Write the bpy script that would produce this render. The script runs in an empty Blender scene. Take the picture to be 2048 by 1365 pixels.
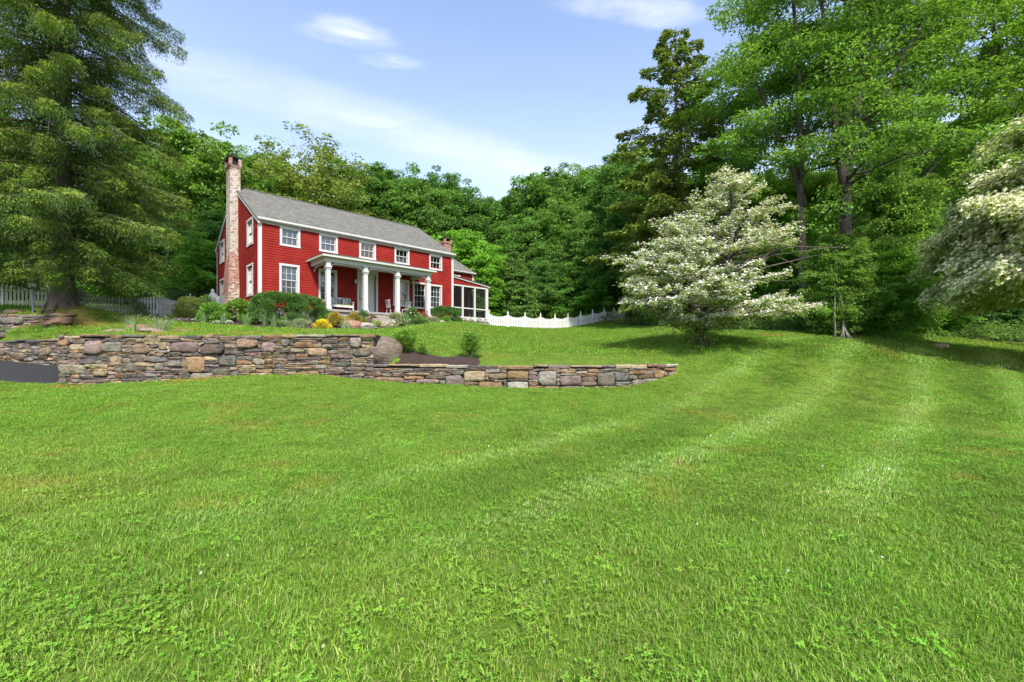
import bpy, math, random
import numpy as np
from mathutils import Vector, Matrix

SC = bpy.context.scene
COL = SC.collection
RAD = math.radians

# ---------------------------------------------------------------- camera, sky, sun, exposure
F_PX, HOR, EYE = 910.0, 712.0, 1.55          # focal length and horizon row of the 2048 x 1365 photograph
cam_d = bpy.data.cameras.new('camera')
cam_d.sensor_width = 36.0
cam_d.lens = F_PX / 2048 * 36.0
cam_d.shift_y = (HOR - 682.5) / 2048
cam_d.clip_end = 3000
cam = bpy.data.objects.new('camera', cam_d)
COL.objects.link(cam)
cam.location = (0, 0, EYE)
cam.rotation_euler = (RAD(90), 0, 0)
SC.camera = cam

SUN_VEC = Vector((0.17, -0.64, 0.75)).normalized()    # towards the sun
SUN_EL = math.asin(SUN_VEC.z)
sun_d = bpy.data.lights.new('sun', 'SUN')
sun_d.energy = 2.0
sun_d.angle = RAD(6)
sun_d.color = (1.0, 0.94, 0.84)
sun = bpy.data.objects.new('sun', sun_d)
COL.objects.link(sun)
sun.rotation_euler = SUN_VEC.to_track_quat('Z', 'Y').to_euler()
sun.location = (0, -10, 40)

SC.view_settings.view_transform = 'Standard'
SC.view_settings.look = 'None'
SC.view_settings.exposure = 1.95
SC.view_settings.gamma = 1.0
SC.cycles.max_bounces = 6
SC.cycles.diffuse_bounces = 3
SC.cycles.glossy_bounces = 2
SC.cycles.transparent_max_bounces = 12
SC.cycles.caustics_reflective = False
SC.cycles.caustics_refractive = False


class NT:
    """small helper for node trees"""
    def __init__(self, tree):
        self.t = tree
        tree.nodes.clear()

    def n(self, typ, props=None, **inp):
        nd = self.t.nodes.new(typ)
        for k, v in (props or {}).items():
            setattr(nd, k, v)
        for k, v in inp.items():
            key = int(k[1:]) if k[0] == 'i' and k[1:].isdigit() else k.replace('_', ' ')
            s = nd.inputs[key]
            if isinstance(v, bpy.types.NodeSocket):
                self.t.links.new(v, s)
            elif isinstance(v, bpy.types.Node):
                self.t.links.new(v.outputs[0], s)
            else:
                s.default_value = v
        return nd

    def math(self, op, a, b=0.0, c=None):
        kw = dict(i0=a, i1=b)
        if c is not None:
            kw['i2'] = c
        return self.n('ShaderNodeMath', {'operation': op}, **kw).outputs[0]

    def mix(self, fac, a, b, blend='MIX'):
        nd = self.t.nodes.new('ShaderNodeMix')
        nd.data_type = 'RGBA'
        nd.blend_type = blend
        for idx, v in ((0, fac), (6, a), (7, b)):
            if isinstance(v, bpy.types.NodeSocket):
                self.t.links.new(v, nd.inputs[idx])
            elif isinstance(v, (tuple, list)):
                nd.inputs[idx].default_value = tuple(v) + ((1.0,) if len(v) == 3 else ())
            else:
                nd.inputs[idx].default_value = v
        return nd.outputs[2]

    def ramp(self, fac, stops, interp='LINEAR'):
        nd = self.n('ShaderNodeValToRGB', None, Fac=fac)
        cr = nd.color_ramp
        cr.interpolation = interp
        while len(cr.elements) > len(stops):
            cr.elements.remove(cr.elements[-1])
        while len(cr.elements) < len(stops):
            cr.elements.new(0.5)
        for e, (p, c) in zip(cr.elements, stops):
            e.position = p
            e.color = (c, c, c, 1) if isinstance(c, (int, float)) else tuple(c) + ((1.0,) if len(c) == 3 else ())
        return nd.outputs[0]

    def noise(self, vec, scale, detail=4.0, rough=0.5, dist=0.0, out=0):
        return self.n('ShaderNodeTexNoise', None, Vector=vec, Scale=scale, Detail=detail,
                      Roughness=rough, Distortion=dist).outputs[out]

    def mapping(self, vec, scale=(1, 1, 1), loc=(0, 0, 0), rot=(0, 0, 0)):
        return self.n('ShaderNodeMapping', None, Vector=vec, Scale=scale, Location=loc, Rotation=rot).outputs[0]


world = bpy.data.worlds.new('World')
SC.world = world
world.use_nodes = True
wt = NT(world.node_tree)
sky = wt.n('ShaderNodeTexSky', {'sky_type': 'NISHITA', 'sun_disc': False, 'sun_elevation': SUN_EL,
                               'sun_rotation': math.atan2(SUN_VEC.x, SUN_VEC.y),
                               'air_density': 1.0, 'dust_density': 1.0, 'ozone_density': 2.2, 'altitude': 100.0})
tc = wt.n('ShaderNodeTexCoord').outputs['Generated']
sep = wt.n('ShaderNodeSeparateXYZ', None, Vector=tc)
zc = wt.math('MAXIMUM', sep.outputs[2], 0.03)
cu = wt.math('DIVIDE', sep.outputs[0], zc)
cv = wt.math('DIVIDE', sep.outputs[1], zc)
cp = wt.n('ShaderNodeCombineXYZ', None, X=cu, Y=cv, Z=0.0).outputs[0]
# thin high cloud: stretched fibres on the cloud plane
m1 = wt.mapping(cp, scale=(0.55, 1.5, 1), rot=(0, 0, RAD(-24)))
n1 = wt.noise(m1, 0.8, 4.0, 0.5, 0.4)
veil = wt.ramp(n1, [(0.42, 0.0), (0.80, 1.0)])


def blob(cx, cy, rx, ry, ang):
    mm = wt.mapping(wt.n('ShaderNodeVectorMath', {'operation': 'SUBTRACT'}, i0=cp, i1=(cx, cy, 0)).outputs[0],
                    rot=(0, 0, -ang))
    mm = wt.mapping(mm, scale=(1 / rx, 1 / ry, 1))
    ln = wt.n('ShaderNodeVectorMath', {'operation': 'LENGTH'}, i0=mm).outputs['Value']
    return wt.ramp(ln, [(0.0, 1.0), (0.45, 0.55), (1.0, 0.0)], 'EASE')


n2 = wt.noise(wt.mapping(cp, scale=(1.0, 2.0, 1), rot=(0, 0, RAD(-12))), 3.0, 7.0, 0.6, 0.8)
wisp = wt.ramp(n2, [(0.28, 0.05), (0.68, 1.0)])
wz = wt.n('ShaderNodeTexNoise', None, Vector=wt.mapping(cp, scale=(1.0, 1.6, 1)), Scale=2.2, Detail=6.0, Roughness=0.6)
wv = wt.n('ShaderNodeVectorMath', {'operation': 'MULTIPLY_ADD'}, i0=wz.outputs['Color'], i1=(0.34, 0.16, 0.0), i2=(-0.17, -0.08, 0.0))
cp = wt.n('ShaderNodeVectorMath', {'operation': 'ADD'}, i0=cp, i1=wv.outputs[0]).outputs[0]
b1 = blob(-0.50, 1.42, 0.20, 0.085, RAD(8))
b2 = blob(-0.40, 1.54, 0.12, 0.055, RAD(12))
b3 = blob(0.34, 1.32, 0.28, 0.075, RAD(6))
bs = wt.math('ADD', wt.math('ADD', b1, wt.math('MULTIPLY', b2, 0.8)), b3)
bs = wt.math('MULTIPLY', bs, wisp)
b4 = blob(-0.62, 1.92, 1.15, 0.26, RAD(32))
b5 = blob(0.15, 2.5, 1.1, 0.32, RAD(28))
bb = wt.math('MULTIPLY', wt.math('ADD', b4, b5), wt.math('ADD', wt.math('MULTIPLY', wisp, 0.40), 0.35))
hz = wt.ramp(sep.outputs[2], [(0.0, 0.74), (0.22, 0.48), (0.42, 0.22), (0.60, 0.10)])
cl = wt.math('ADD', wt.math('ADD', wt.math('MULTIPLY', veil, 0.10), wt.math('MULTIPLY', bs, 0.72)),
             wt.math('ADD', wt.math('MULTIPLY', bb, 0.50), hz))
cl = wt.math('MINIMUM', cl, 0.9)
skyc = wt.mix(cl, wt.mix(1.0, sky.outputs[0], (0.98, 1.0, 1.06), 'MULTIPLY'), (3.9, 4.0, 4.2))
bg = wt.n('ShaderNodeBackground', None, Color=skyc, Strength=0.085)
wo = wt.n('ShaderNodeOutputWorld', None, Surface=bg)


# ---------------------------------------------------------------- mesh helpers
def smoothstep(a, b, x):
    t = np.clip((x - a) / (b - a), 0, 1)
    return t * t * (3 - 2 * t)


def np_obj(name, V, F, mat=None, cols=None, parent=None, smooth=False, link=True):
    """one mesh object from numpy vertices and quads (or a list of index arrays)"""
    V = np.asarray(V, np.float32)
    me = bpy.data.meshes.new(name)
    me.vertices.add(len(V))
    me.vertices.foreach_set('co', V.ravel())
    if isinstance(F, np.ndarray):
        k = F.shape[1]
        tot = np.full(len(F), k, np.int32)
        idx = F.ravel().astype(np.int32)
    else:
        tot = np.array([len(f) for f in F], np.int32)
        idx = np.array([i for f in F for i in f], np.int32)
    start = np.concatenate([[0], np.cumsum(tot)[:-1]]).astype(np.int32)
    me.loops.add(len(idx))
    me.loops.foreach_set('vertex_index', idx)
    me.polygons.add(len(tot))
    me.polygons.foreach_set('loop_start', start)
    me.polygons.foreach_set('use_smooth', np.full(len(tot), bool(smooth)))
    if cols is not None:
        c = np.ones((len(V), 4), np.float32)
        c[:, :3] = cols
        a = me.attributes.new('col', 'FLOAT_COLOR', 'POINT')
        a.data.foreach_set('color', c.ravel())
    me.update(calc_edges=True)
    me.validate()
    if mat:
        me.materials.append(mat)
    o = bpy.data.objects.new(name, me)
    if link:
        COL.objects.link(o)
    if parent:
        o.parent = parent
    return o


class MB:
    """collects shapes into one mesh; every shape goes through the transform tf"""
    def __init__(self, tf=None):
        self.v, self.f, self.c, self.tf = [], [], [], tf
        self.cur = (1, 1, 1)

    def add(self, vs, fs):
        b = len(self.v)
        for p in vs:
            p = self.tf(*p) if self.tf else tuple(p)
            self.v.append(p)
            self.c.append(self.cur)
        for f in fs:
            self.f.append([b + i for i in f])

    def box(self, x0, x1, y0, y1, z0, z1):
        self.add([(x0, y0, z0), (x1, y0, z0), (x1, y1, z0), (x0, y1, z0),
                  (x0, y0, z1), (x1, y0, z1), (x1, y1, z1), (x0, y1, z1)],
                 [(0, 3, 2, 1), (4, 5, 6, 7), (0, 1, 5, 4), (1, 2, 6, 5), (2, 3, 7, 6), (3, 0, 4, 7)])

    def frustum(self, x0, x1, y0, y1, z0, X0, X1, Y0, Y1, z1):
        self.add([(x0, y0, z0), (x1, y0, z0), (x1, y1, z0), (x0, y1, z0),
                  (X0, Y0, z1), (X1, Y0, z1), (X1, Y1, z1), (X0, Y1, z1)],
                 [(0, 3, 2, 1), (4, 5, 6, 7), (0, 1, 5, 4), (1, 2, 6, 5), (2, 3, 7, 6), (3, 0, 4, 7)])

    def quad(self, a, b, c, d):
        self.add([a, b, c, d], [(0, 1, 2, 3)])

    def beam(self, p, q, w, h):
        """square bar from p to q"""
        p, q = Vector(p), Vector(q)
        d = (q - p).normalized()
        up = Vector((0, 0, 1)) if abs(d.z) < 0.95 else Vector((0, 1, 0))
        s = d.cross(up).normalized() * (w / 2)
        u = s.cross(d).normalized() * (h / 2)
        vs = [p - s - u, p + s - u, p + s + u, p - s + u, q - s - u, q + s - u, q + s + u, q - s + u]
        self.add(vs, [(0, 3, 2, 1), (4, 5, 6, 7), (0, 1, 5, 4), (1, 2, 6, 5), (2, 3, 7, 6), (3, 0, 4, 7)])

    def prism(self, pts, z0, z1):
        n = len(pts)
        self.add([(x, y, z0) for x, y in pts] + [(x, y, z1) for x, y in pts],
                 [tuple(range(n - 1, -1, -1)), tuple(range(n, 2 * n))] +
                 [(i, (i + 1) % n, n + (i + 1) % n, n + i) for i in range(n)])

    def tube(self, pts, rad, n=6, cap=True):
        pts = [Vector(p) for p in pts]
        if not hasattr(rad, '__len__'):
            rad = [rad] * len(pts)
        vs, fs = [], []
        ref = Vector((0.37, 0.21, 0.9)).normalized()
        for i, p in enumerate(pts):
            d = (pts[min(i + 1, len(pts) - 1)] - pts[max(i - 1, 0)]).normalized()
            if abs(d.dot(ref)) > 0.97:
                ref = Vector((0.9, 0.3, 0.1)).normalized()
            s = d.cross(ref).normalized()
            u = s.cross(d)
            for k in range(n):
                a = 2 * math.pi * k / n
                vs.append(p + (s * math.cos(a) + u * math.sin(a)) * rad[i])
        for i in range(len(pts) - 1):
            for k in range(n):
                a, b = i * n + k, i * n + (k + 1) % n
                fs.append((a, b, b + n, a + n))
        if cap:
            fs.append(tuple(range(n - 1, -1, -1)))
            fs.append(tuple((len(pts) - 1) * n + k for k in range(n)))
        self.add(vs, fs)

    def lathe(self, prof, cx=0, cy=0, n=12):
        vs, fs = [], []
        for r, z in prof:
            for k in range(n):
                a = 2 * math.pi * k / n
                vs.append((cx + r * math.cos(a), cy + r * math.sin(a), z))
        for i in range(len(prof) - 1):
            for k in range(n):
                a, b = i * n + k, i * n + (k + 1) % n
                fs.append((a, b, b + n, a + n))
        fs.append(tuple(range(n - 1, -1, -1)))
        fs.append(tuple((len(prof) - 1) * n + k for k in range(n)))
        self.add(vs, fs)

    def build(self, name, mat, parent=None, smooth=False):
        return np_obj(name, np.array(self.v, np.float32), self.f, mat, np.array(self.c, np.float32), parent, smooth)


def tag(o, label=None, cat=None, group=None, kind=None):
    if label:
        o['label'] = label
    if cat:
        o['category'] = cat
    if group:
        o['group'] = group
    if kind:
        o['kind'] = kind
    return o


def empty(name, loc, rz=0.0):
    o = bpy.data.objects.new(name, None)
    COL.objects.link(o)
    o.location = loc
    o.rotation_euler = (0, 0, rz)
    o.empty_display_size = 0.2
    return o


def copy_thing(src, loc, rz=0.0, scale=None):
    """a copy of a thing with copies of its parts and their sub-parts"""
    r = src.copy()
    COL.objects.link(r)
    r.location = loc
    r.rotation_euler = (0, 0, rz)
    if scale:
        r.scale = scale
    for ch in list(src.children):
        c = ch.copy()
        COL.objects.link(c)
        c.parent = r
        for g in list(ch.children):
            d = g.copy()
            COL.objects.link(d)
            d.parent = c
    return r


# ---------------------------------------------------------------- materials
def new_mat(name):
    m = bpy.data.materials.new(name)
    m.use_nodes = True
    return m, NT(m.node_tree)


def out_surface(t, shader):
    t.n('ShaderNodeOutputMaterial', None, Surface=shader)


def plain(name, col, rough=0.6, var=0.12, scale=3.0, spec=0.3, bump=0.0, bscale=30.0, metal=0.0):
    m, t = new_mat(name)
    co = t.n('ShaderNodeTexCoord').outputs['Object']
    nz = t.noise(co, scale, 5.0, 0.6)
    k = t.ramp(nz, [(0.3, 1 - var), (0.7, 1 + var)])
    c = t.mix(1.0, tuple(col), k, 'MULTIPLY')
    p = t.n('ShaderNodeBsdfPrincipled', None, Base_Color=c, Roughness=rough, Metallic=metal)
    p.inputs['Specular IOR Level'].default_value = spec
    if bump:
        b = t.n('ShaderNodeBump', None, Strength=bump, Distance=0.02, Height=t.noise(co, bscale, 4.0, 0.6))
        t.t.links.new(b.outputs[0], p.inputs['Normal'])
    out_surface(t, p)
    return m


def leaf_mat(name, trans=0.42, gloss=0.018, gain=1.0, rough=0.6):
    """foliage: diffuse + light through the leaf + a little sheen; tint from the leaf and from the tree"""
    m, t = new_mat(name)
    a = t.n('ShaderNodeAttribute', {'attribute_name': 'col'}).outputs['Color']
    oi = t.n('ShaderNodeObjectInfo').outputs['Color']
    c = t.mix(1.0, a, oi, 'MULTIPLY')
    if gain != 1.0:
        c = t.mix(1.0, c, (gain, gain, gain), 'MULTIPLY')
    d = t.n('ShaderNodeBsdfDiffuse', None, Color=c)
    c2 = t.mix(1.0, c, (1.4, 1.2, 0.7), 'MULTIPLY')
    tr = t.n('ShaderNodeBsdfTranslucent', None, Color=c2)
    g = t.n('ShaderNodeBsdfGlossy', None, Color=(1, 1, 1, 1), Roughness=rough)
    s1 = t.n('ShaderNodeMixShader', None, i0=trans, i1=d, i2=tr)
    s2 = t.n('ShaderNodeMixShader', None, i0=gloss, i1=s1, i2=g)
    out_surface(t, s2)
    return m


M_LEAF = leaf_mat('leaves', gain=2.15)
M_PETAL = leaf_mat('petals', trans=0.25, gloss=0.02)
M_NEEDLE = leaf_mat('needles', trans=0.25, gloss=0.010, gain=2.0)
M_WHITE = plain('white_paint', (0.50, 0.50, 0.49), 0.5, 0.05, 6.0)
M_CREAM = plain('cream_paint', (0.47, 0.47, 0.43), 0.5, 0.05, 6.0)
M_FENCE = plain('fence_paint', (0.60, 0.60, 0.58), 0.55, 0.06, 4.0)
M_RED = plain('red_clapboard', (0.235, 0.022, 0.017), 0.7, 0.22, 1.3, 0.05)
M_BLACK = plain('black_iron', (0.012, 0.012, 0.014), 0.45, 0.1, 8.0)
M_GREYMETAL = plain('grey_metal', (0.16, 0.17, 0.19), 0.4, 0.1, 8.0)
M_DARKROOM = plain('dim_room', (0.085, 0.08, 0.07), 0.8, 0.3, 0.9)
M_SHEER = plain('curtain_cloth', (0.55, 0.55, 0.55), 0.9, 0.12, 9.0)
M_FOUND = plain('foundation_stone', (0.27, 0.24, 0.20), 0.9, 0.2, 5.0, bump=0.4, bscale=14.0)
M_CUSH = plain('striped_green_cushion', (0.28, 0.33, 0.10), 0.9, 0.1)
M_STRAW = plain('dry_straw', (0.42, 0.30, 0.13), 0.9, 0.25, 6.0)
M_ASPH = plain('asphalt', (0.024, 0.025, 0.027), 0.9, 0.55, 22.0, bump=0.5, bscale=120.0)
M_PORCHFLOOR = plain('porch_floor', (0.26, 0.25, 0.235), 0.7, 0.12, 4.0)


def bark_mat(name, col, scale=6.0):
    m, t = new_mat(name)
    co = t.n('ShaderNodeTexCoord').outputs['Object']
    mp = t.mapping(co, scale=(1, 1, 0.22))
    nz = t.noise(mp, scale * 2.2, 6.0, 0.65, 0.5)
    c = t.mix(t.ramp(nz, [(0.32, 0.0), (0.7, 1.0)]), tuple(x * 0.45 for x in col), tuple(x * 1.5 for x in col))
    p = t.n('ShaderNodeBsdfPrincipled', None, Base_Color=c, Roughness=0.9)
    b = t.n('ShaderNodeBump', None, Strength=0.9, Distance=0.05, Height=nz)
    t.t.links.new(b.outputs[0], p.inputs['Normal'])
    out_surface(t, p)
    return m


M_BARK = bark_mat('bark', (0.075, 0.060, 0.048))
M_BARKG = bark_mat('grey_bark', (0.17, 0.155, 0.135))
M_SPRUCEBARK = bark_mat('spruce_bark', (0.105, 0.080, 0.066), 9.0)
M_TWIG = bark_mat('dead_twig', (0.30, 0.27, 0.23))


def stone_mat(name='field_stone', strata=2.2):
    m, t = new_mat(name)
    a = t.n('ShaderNodeAttribute', {'attribute_name': 'col'}).outputs['Color']
    co = t.n('ShaderNodeTexCoord').outputs['Object']
    n1 = t.noise(t.mapping(co, scale=(1, 1, strata), rot=(0, RAD(0 if strata < 3 else 28), 0)), 5.0, 8.0, 0.62, 0.7)
    k = t.ramp(n1, [(0.30, (0.42, 0.41, 0.40)), (0.5, (0.98, 0.95, 0.9)), (0.70, (1.55, 1.48, 1.36))])
    c = t.mix(1.0, t.mix(1.0, a, (.85, .84, .82), 'MULTIPLY'), k, 'MULTIPLY')
    n2 = t.noise(co, 1.7, 5.0, 0.6)
    rust = t.ramp(n2, [(0.56, 0.0), (0.72, 0.45)])
    c = t.mix(rust, c, (0.20, 0.105, 0.045))
    n3 = t.noise(co, 38.0, 4.0, 0.7)
    c = t.mix(t.ramp(n3, [(0.60, 0.0), (0.72, 0.5)]), c, (0.34, 0.33, 0.30))
    c = t.mix(t.ramp(n3, [(0.28, 0.55), (0.42, 0.0)]), c, (0.04, 0.036, 0.034))
    p = t.n('ShaderNodeBsdfPrincipled', None, Base_Color=c, Roughness=0.9)
    p.inputs['Specular IOR Level'].default_value = 0.2
    hgt = t.math('ADD', t.noise(co, 11.0, 8.0, 0.65, 0.4), t.math('MULTIPLY', n3, 0.25))
    b = t.n('ShaderNodeBump', None, Strength=0.9, Distance=0.06, Height=hgt)
    t.t.links.new(b.outputs[0], p.inputs['Normal'])
    out_surface(t, p)
    return m


M_STONE = stone_mat()
M_BOULDER = stone_mat('striped_boulder_stone', 5.0)
M_CORE = plain('wall_core', (0.022, 0.020, 0.018), 0.95, 0.3, 9.0, bump=0.5)


def mulch_mat():
    m, t = new_mat('mulch')
    co = t.n('ShaderNodeTexCoord').outputs['Object']
    nz = t.noise(co, 26.0, 6.0, 0.75)
    c = t.ramp(nz, [(0.3, (0.012, 0.007, 0.006)), (0.55, (0.045, 0.025, 0.018)), (0.75, (0.11, 0.065, 0.045))])
    p = t.n('ShaderNodeBsdfPrincipled', None, Base_Color=c, Roughness=0.95)
    b = t.n('ShaderNodeBump', None, Strength=1.0, Distance=0.05, Height=nz)
    t.t.links.new(b.outputs[0], p.inputs['Normal'])
    out_surface(t, p)
    return m


M_MULCH = mulch_mat()


def lawn_mat():
    m, t = new_mat('lawn_soil_and_turf')
    co = t.n('ShaderNodeTexCoord').outputs['Object']
    n1 = t.noise(co, 0.35, 5.0, 0.6)
    n2 = t.noise(co, 14.0, 6.0, 0.75)
    c = t.ramp(n2, [(0.25, (0.035, 0.058, 0.008)), (0.5, (0.085, 0.150, 0.014)), (0.75, (0.16, 0.23, 0.030))])
    c = t.mix(t.ramp(n1, [(0.5, 0.0), (0.72, 0.35)]), c, (0.16, 0.19, 0.045))
    # woodland floor and dry strips carried by the ground's own attribute
    w = t.n('ShaderNodeAttribute', {'attribute_name': 'col'}).outputs['Color']
    ws = t.n('ShaderNodeSeparateColor', None, Color=w)
    fl = t.ramp(n2, [(0.3, (0.018, 0.020, 0.008)), (0.7, (0.055, 0.048, 0.022))])
    c = t.mix(ws.outputs[0], c, fl)
    c = t.mix(ws.outputs[1], c, (0.27, 0.20, 0.065))
    p = t.n('ShaderNodeBsdfPrincipled', None, Base_Color=c, Roughness=0.95)
    p.inputs['Specular IOR Level'].default_value = 0.1
    b = t.n('ShaderNodeBump', None, Strength=0.8, Distance=0.04, Height=n2)
    t.t.links.new(b.outputs[0], p.inputs['Normal'])
    out_surface(t, p)
    return m


M_LAWN = lawn_mat()


def shingle_mat(name, base):
    m, t = new_mat(name)
    co = t.n('ShaderNodeTexCoord').outputs['Object']
    s = t.n('ShaderNodeSeparateXYZ', None, Vector=co)
    uv = t.n('ShaderNodeCombineXYZ', None, X=s.outputs[0], Y=t.math('MULTIPLY', s.outputs[2], 1.9), Z=0.0).outputs[0]
    br = t.n('ShaderNodeTexBrick', None, Vector=uv, Scale=1.0, Color1=(0.75, 0.75, 0.75, 1), Color2=(1.2, 1.2, 1.2, 1),
             Mortar=(0.45, 0.45, 0.45, 1))
    br.inputs['Brick Width'].default_value = 0.30
    br.inputs['Row Height'].default_value = 0.145
    br.inputs['Mortar Size'].default_value = 0.008
    nz = t.noise(co, 5.0, 6.0, 0.7)
    k = t.ramp(nz, [(0.3, (0.78, 0.77, 0.76)), (0.7, (1.2, 1.2, 1.18))])
    gr = t.noise(co, 55.0, 2.0, 0.7)
    k2 = t.ramp(gr, [(0.3, (0.72, 0.72, 0.72)), (0.7, (1.28, 1.28, 1.28))])
    c = t.mix(1.0, t.mix(1.0, tuple(base), k, 'MULTIPLY'), t.mix(0.85, (1, 1, 1), br.outputs[0]), 'MULTIPLY')
    c = t.mix(1.0, c, k2, 'MULTIPLY')
    p = t.n('ShaderNodeBsdfPrincipled', None, Base_Color=c, Roughness=0.92)
    p.inputs['Specular IOR Level'].default_value = 0.15
    b = t.n('ShaderNodeBump', None, Strength=0.5, Distance=0.015, Height=br.outputs[0])
    t.t.links.new(b.outputs[0], p.inputs['Normal'])
    out_surface(t, p)
    return m


M_ROOF = shingle_mat('roof_shingles', (0.140, 0.136, 0.121))
M_PROOF = shingle_mat('porch_shingles', (0.13, 0.122, 0.118))


def brick_mat(name, wash, zlo=0.0, zhi=10.0):
    """brick with worn white paint; wash = how much paint is left"""
    m, t = new_mat(name)
    co = t.n('ShaderNodeTexCoord').outputs['Object']
    s = t.n('ShaderNodeSeparateXYZ', None, Vector=co)
    u = t.math('ADD', s.outputs[0], s.outputs[1])
    uv = t.n('ShaderNodeCombineXYZ', None, X=u, Y=s.outputs[2], Z=0.0).outputs[0]
    br = t.n('ShaderNodeTexBrick', None, Vector=uv, Scale=1.0, Color1=(0.34, 0.10, 0.055, 1), Color2=(0.20, 0.055, 0.035, 1),
             Mortar=(0.42, 0.37, 0.32, 1))
    br.inputs['Brick Width'].default_value = 0.21
    br.inputs['Row Height'].default_value = 0.075
    br.inputs['Mortar Size'].default_value = 0.009
    big = t.noise(t.mapping(co, scale=(1, 1, 0.45)), 1.15, 4.0, 0.6)
    small = t.noise(t.mapping(uv, scale=(4.0, 9.0, 1)), 1.0, 2.0, 0.7)
    hmask = t.ramp(t.math('DIVIDE', t.math('SUBTRACT', s.outputs[2], zlo), zhi - zlo),
                   [(0.0, 0.30), (0.10, 0.22), (0.22, -0.0), (0.36, -0.02), (0.44, 0.20), (0.60, 0.26), (0.86, 0.12), (0.95, -0.12), (1.0, -0.3)])
    f = t.math('ADD', t.math('ADD', t.math('MULTIPLY', big, 0.75), t.math('MULTIPLY', small, 0.75)),
               t.math('ADD', hmask, wash - 0.95))
    fm = t.ramp(f, [(0.44, 0.0), (0.52, 1.0)])
    n3 = t.noise(co, 2.2, 5.0, 0.6)
    paint = t.mix(t.ramp(n3, [(0.35, 0.0), (0.65, 1.0)]), (0.50, 0.46, 0.43), (0.43, 0.36, 0.27))
    gap = t.ramp(small, [(0.37, 0.85), (0.45, 0.0)])
    c = t.mix(fm, br.outputs[0], paint)
    c = t.mix(gap, c, (0.10, 0.075, 0.065))
    p = t.n('ShaderNodeBsdfPrincipled', None, Base_Color=c, Roughness=0.9)
    b = t.n('ShaderNodeBump', None, Strength=0.6, Distance=0.02, Height=br.outputs['Fac'])
    b.invert = True
    t.t.links.new(b.outputs[0], p.inputs['Normal'])
    out_surface(t, p)
    return m


M_CHIM = brick_mat('worn_white_brick', 0.57, -0.5, 9.4)
M_BRICK = brick_mat('red_brick', 0.12, 0.0, 30.0)


def glass_mat():
    m, t = new_mat('window_glass')
    fr = t.n('ShaderNodeFresnel', None, IOR=1.55).outputs[0]
    fr = t.math('ADD', fr, 0.03)
    tr = t.n('ShaderNodeBsdfTransparent', None, Color=(0.86, 0.88, 0.88, 1))
    gl = t.n('ShaderNodeBsdfGlossy', None, Color=(1, 1, 1, 1), Roughness=0.03)
    out_surface(t, t.n('ShaderNodeMixShader', None, i0=fr, i1=tr, i2=gl))
    return m


def screen_mat():
    m, t = new_mat('insect_screen')
    tr = t.n('ShaderNodeBsdfTransparent')
    df = t.n('ShaderNodeBsdfDiffuse', None, Color=(0.02, 0.022, 0.022, 1))
    out_surface(t, t.n('ShaderNodeMixShader', None, i0=0.5, i1=tr, i2=df))
    return m


def glow_mat(name, col, strength):
    m, t = new_mat(name)
    d = t.n('ShaderNodeBsdfDiffuse', None, Color=tuple(col) + (1,))
    e = t.n('ShaderNodeEmission', None, Color=tuple(col) + (1,), Strength=strength)
    out_surface(t, t.n('ShaderNodeAddShader', None, i0=d, i1=e))
    return m


def stripe_mat():
    m, t = new_mat('black_white_stripes')
    co = t.n('ShaderNodeTexCoord').outputs['Object']
    s = t.n('ShaderNodeSeparateXYZ', None, Vector=co)
    fx = t.math('FRACT', t.math('MULTIPLY', s.outputs[0], 11.0))
    c = t.mix(t.math('GREATER_THAN', fx, 0.5), (0.62, 0.61, 0.58), (0.012, 0.012, 0.02))
    out_surface(t, t.n('ShaderNodeBsdfPrincipled', None, Base_Color=c, Roughness=0.9))
    return m


M_GLASS, M_SCREEN, M_STRIPE = glass_mat(), screen_mat(), stripe_mat()
M_LAMP = glow_mat('lit_lamp_shade', (0.95, 0.62, 0.25), 1.6)
M_WARMROOM = glow_mat('lamplit_room', (0.16, 0.11, 0.055), 0.22)


# ---------------------------------------------------------------- terrain
def P(px, py, Y):
    """photograph pixel + distance along the view axis -> point in the place"""
    return ((px - 1024) / F_PX * Y, Y, EYE + (HOR - py) / F_PX * Y)


def tps_fit(pts, lam=0.02):
    pts = np.array(pts, float)
    n = len(pts)
    S = 10.0
    xy = pts[:, :2] / S
    d2 = ((xy[:, None] - xy[None]) ** 2).sum(-1)
    K = np.where(d2 > 0, 0.5 * d2 * np.log(d2 + 1e-12), 0) + lam * np.eye(n)
    A = np.zeros((n + 3, n + 3))
    A[:n, :n] = K
    A[:n, n], A[:n, n + 1:] = 1, xy
    A[n, :n], A[n + 1:, :n] = 1, xy.T
    w = np.linalg.solve(A, np.concatenate([pts[:, 2], [0, 0, 0]]))

    def f(x, y):
        x = np.asarray(x, float) / S
        y = np.asarray(y, float) / S
        z = w[n] + w[n + 1] * x + w[n + 2] * y
        for i in range(n):
            dd = (x - xy[i, 0]) ** 2 + (y - xy[i, 1]) ** 2
            z = z + w[i] * 0.5 * dd * np.log(dd + 1e-12)
        return z
    return f


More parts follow.
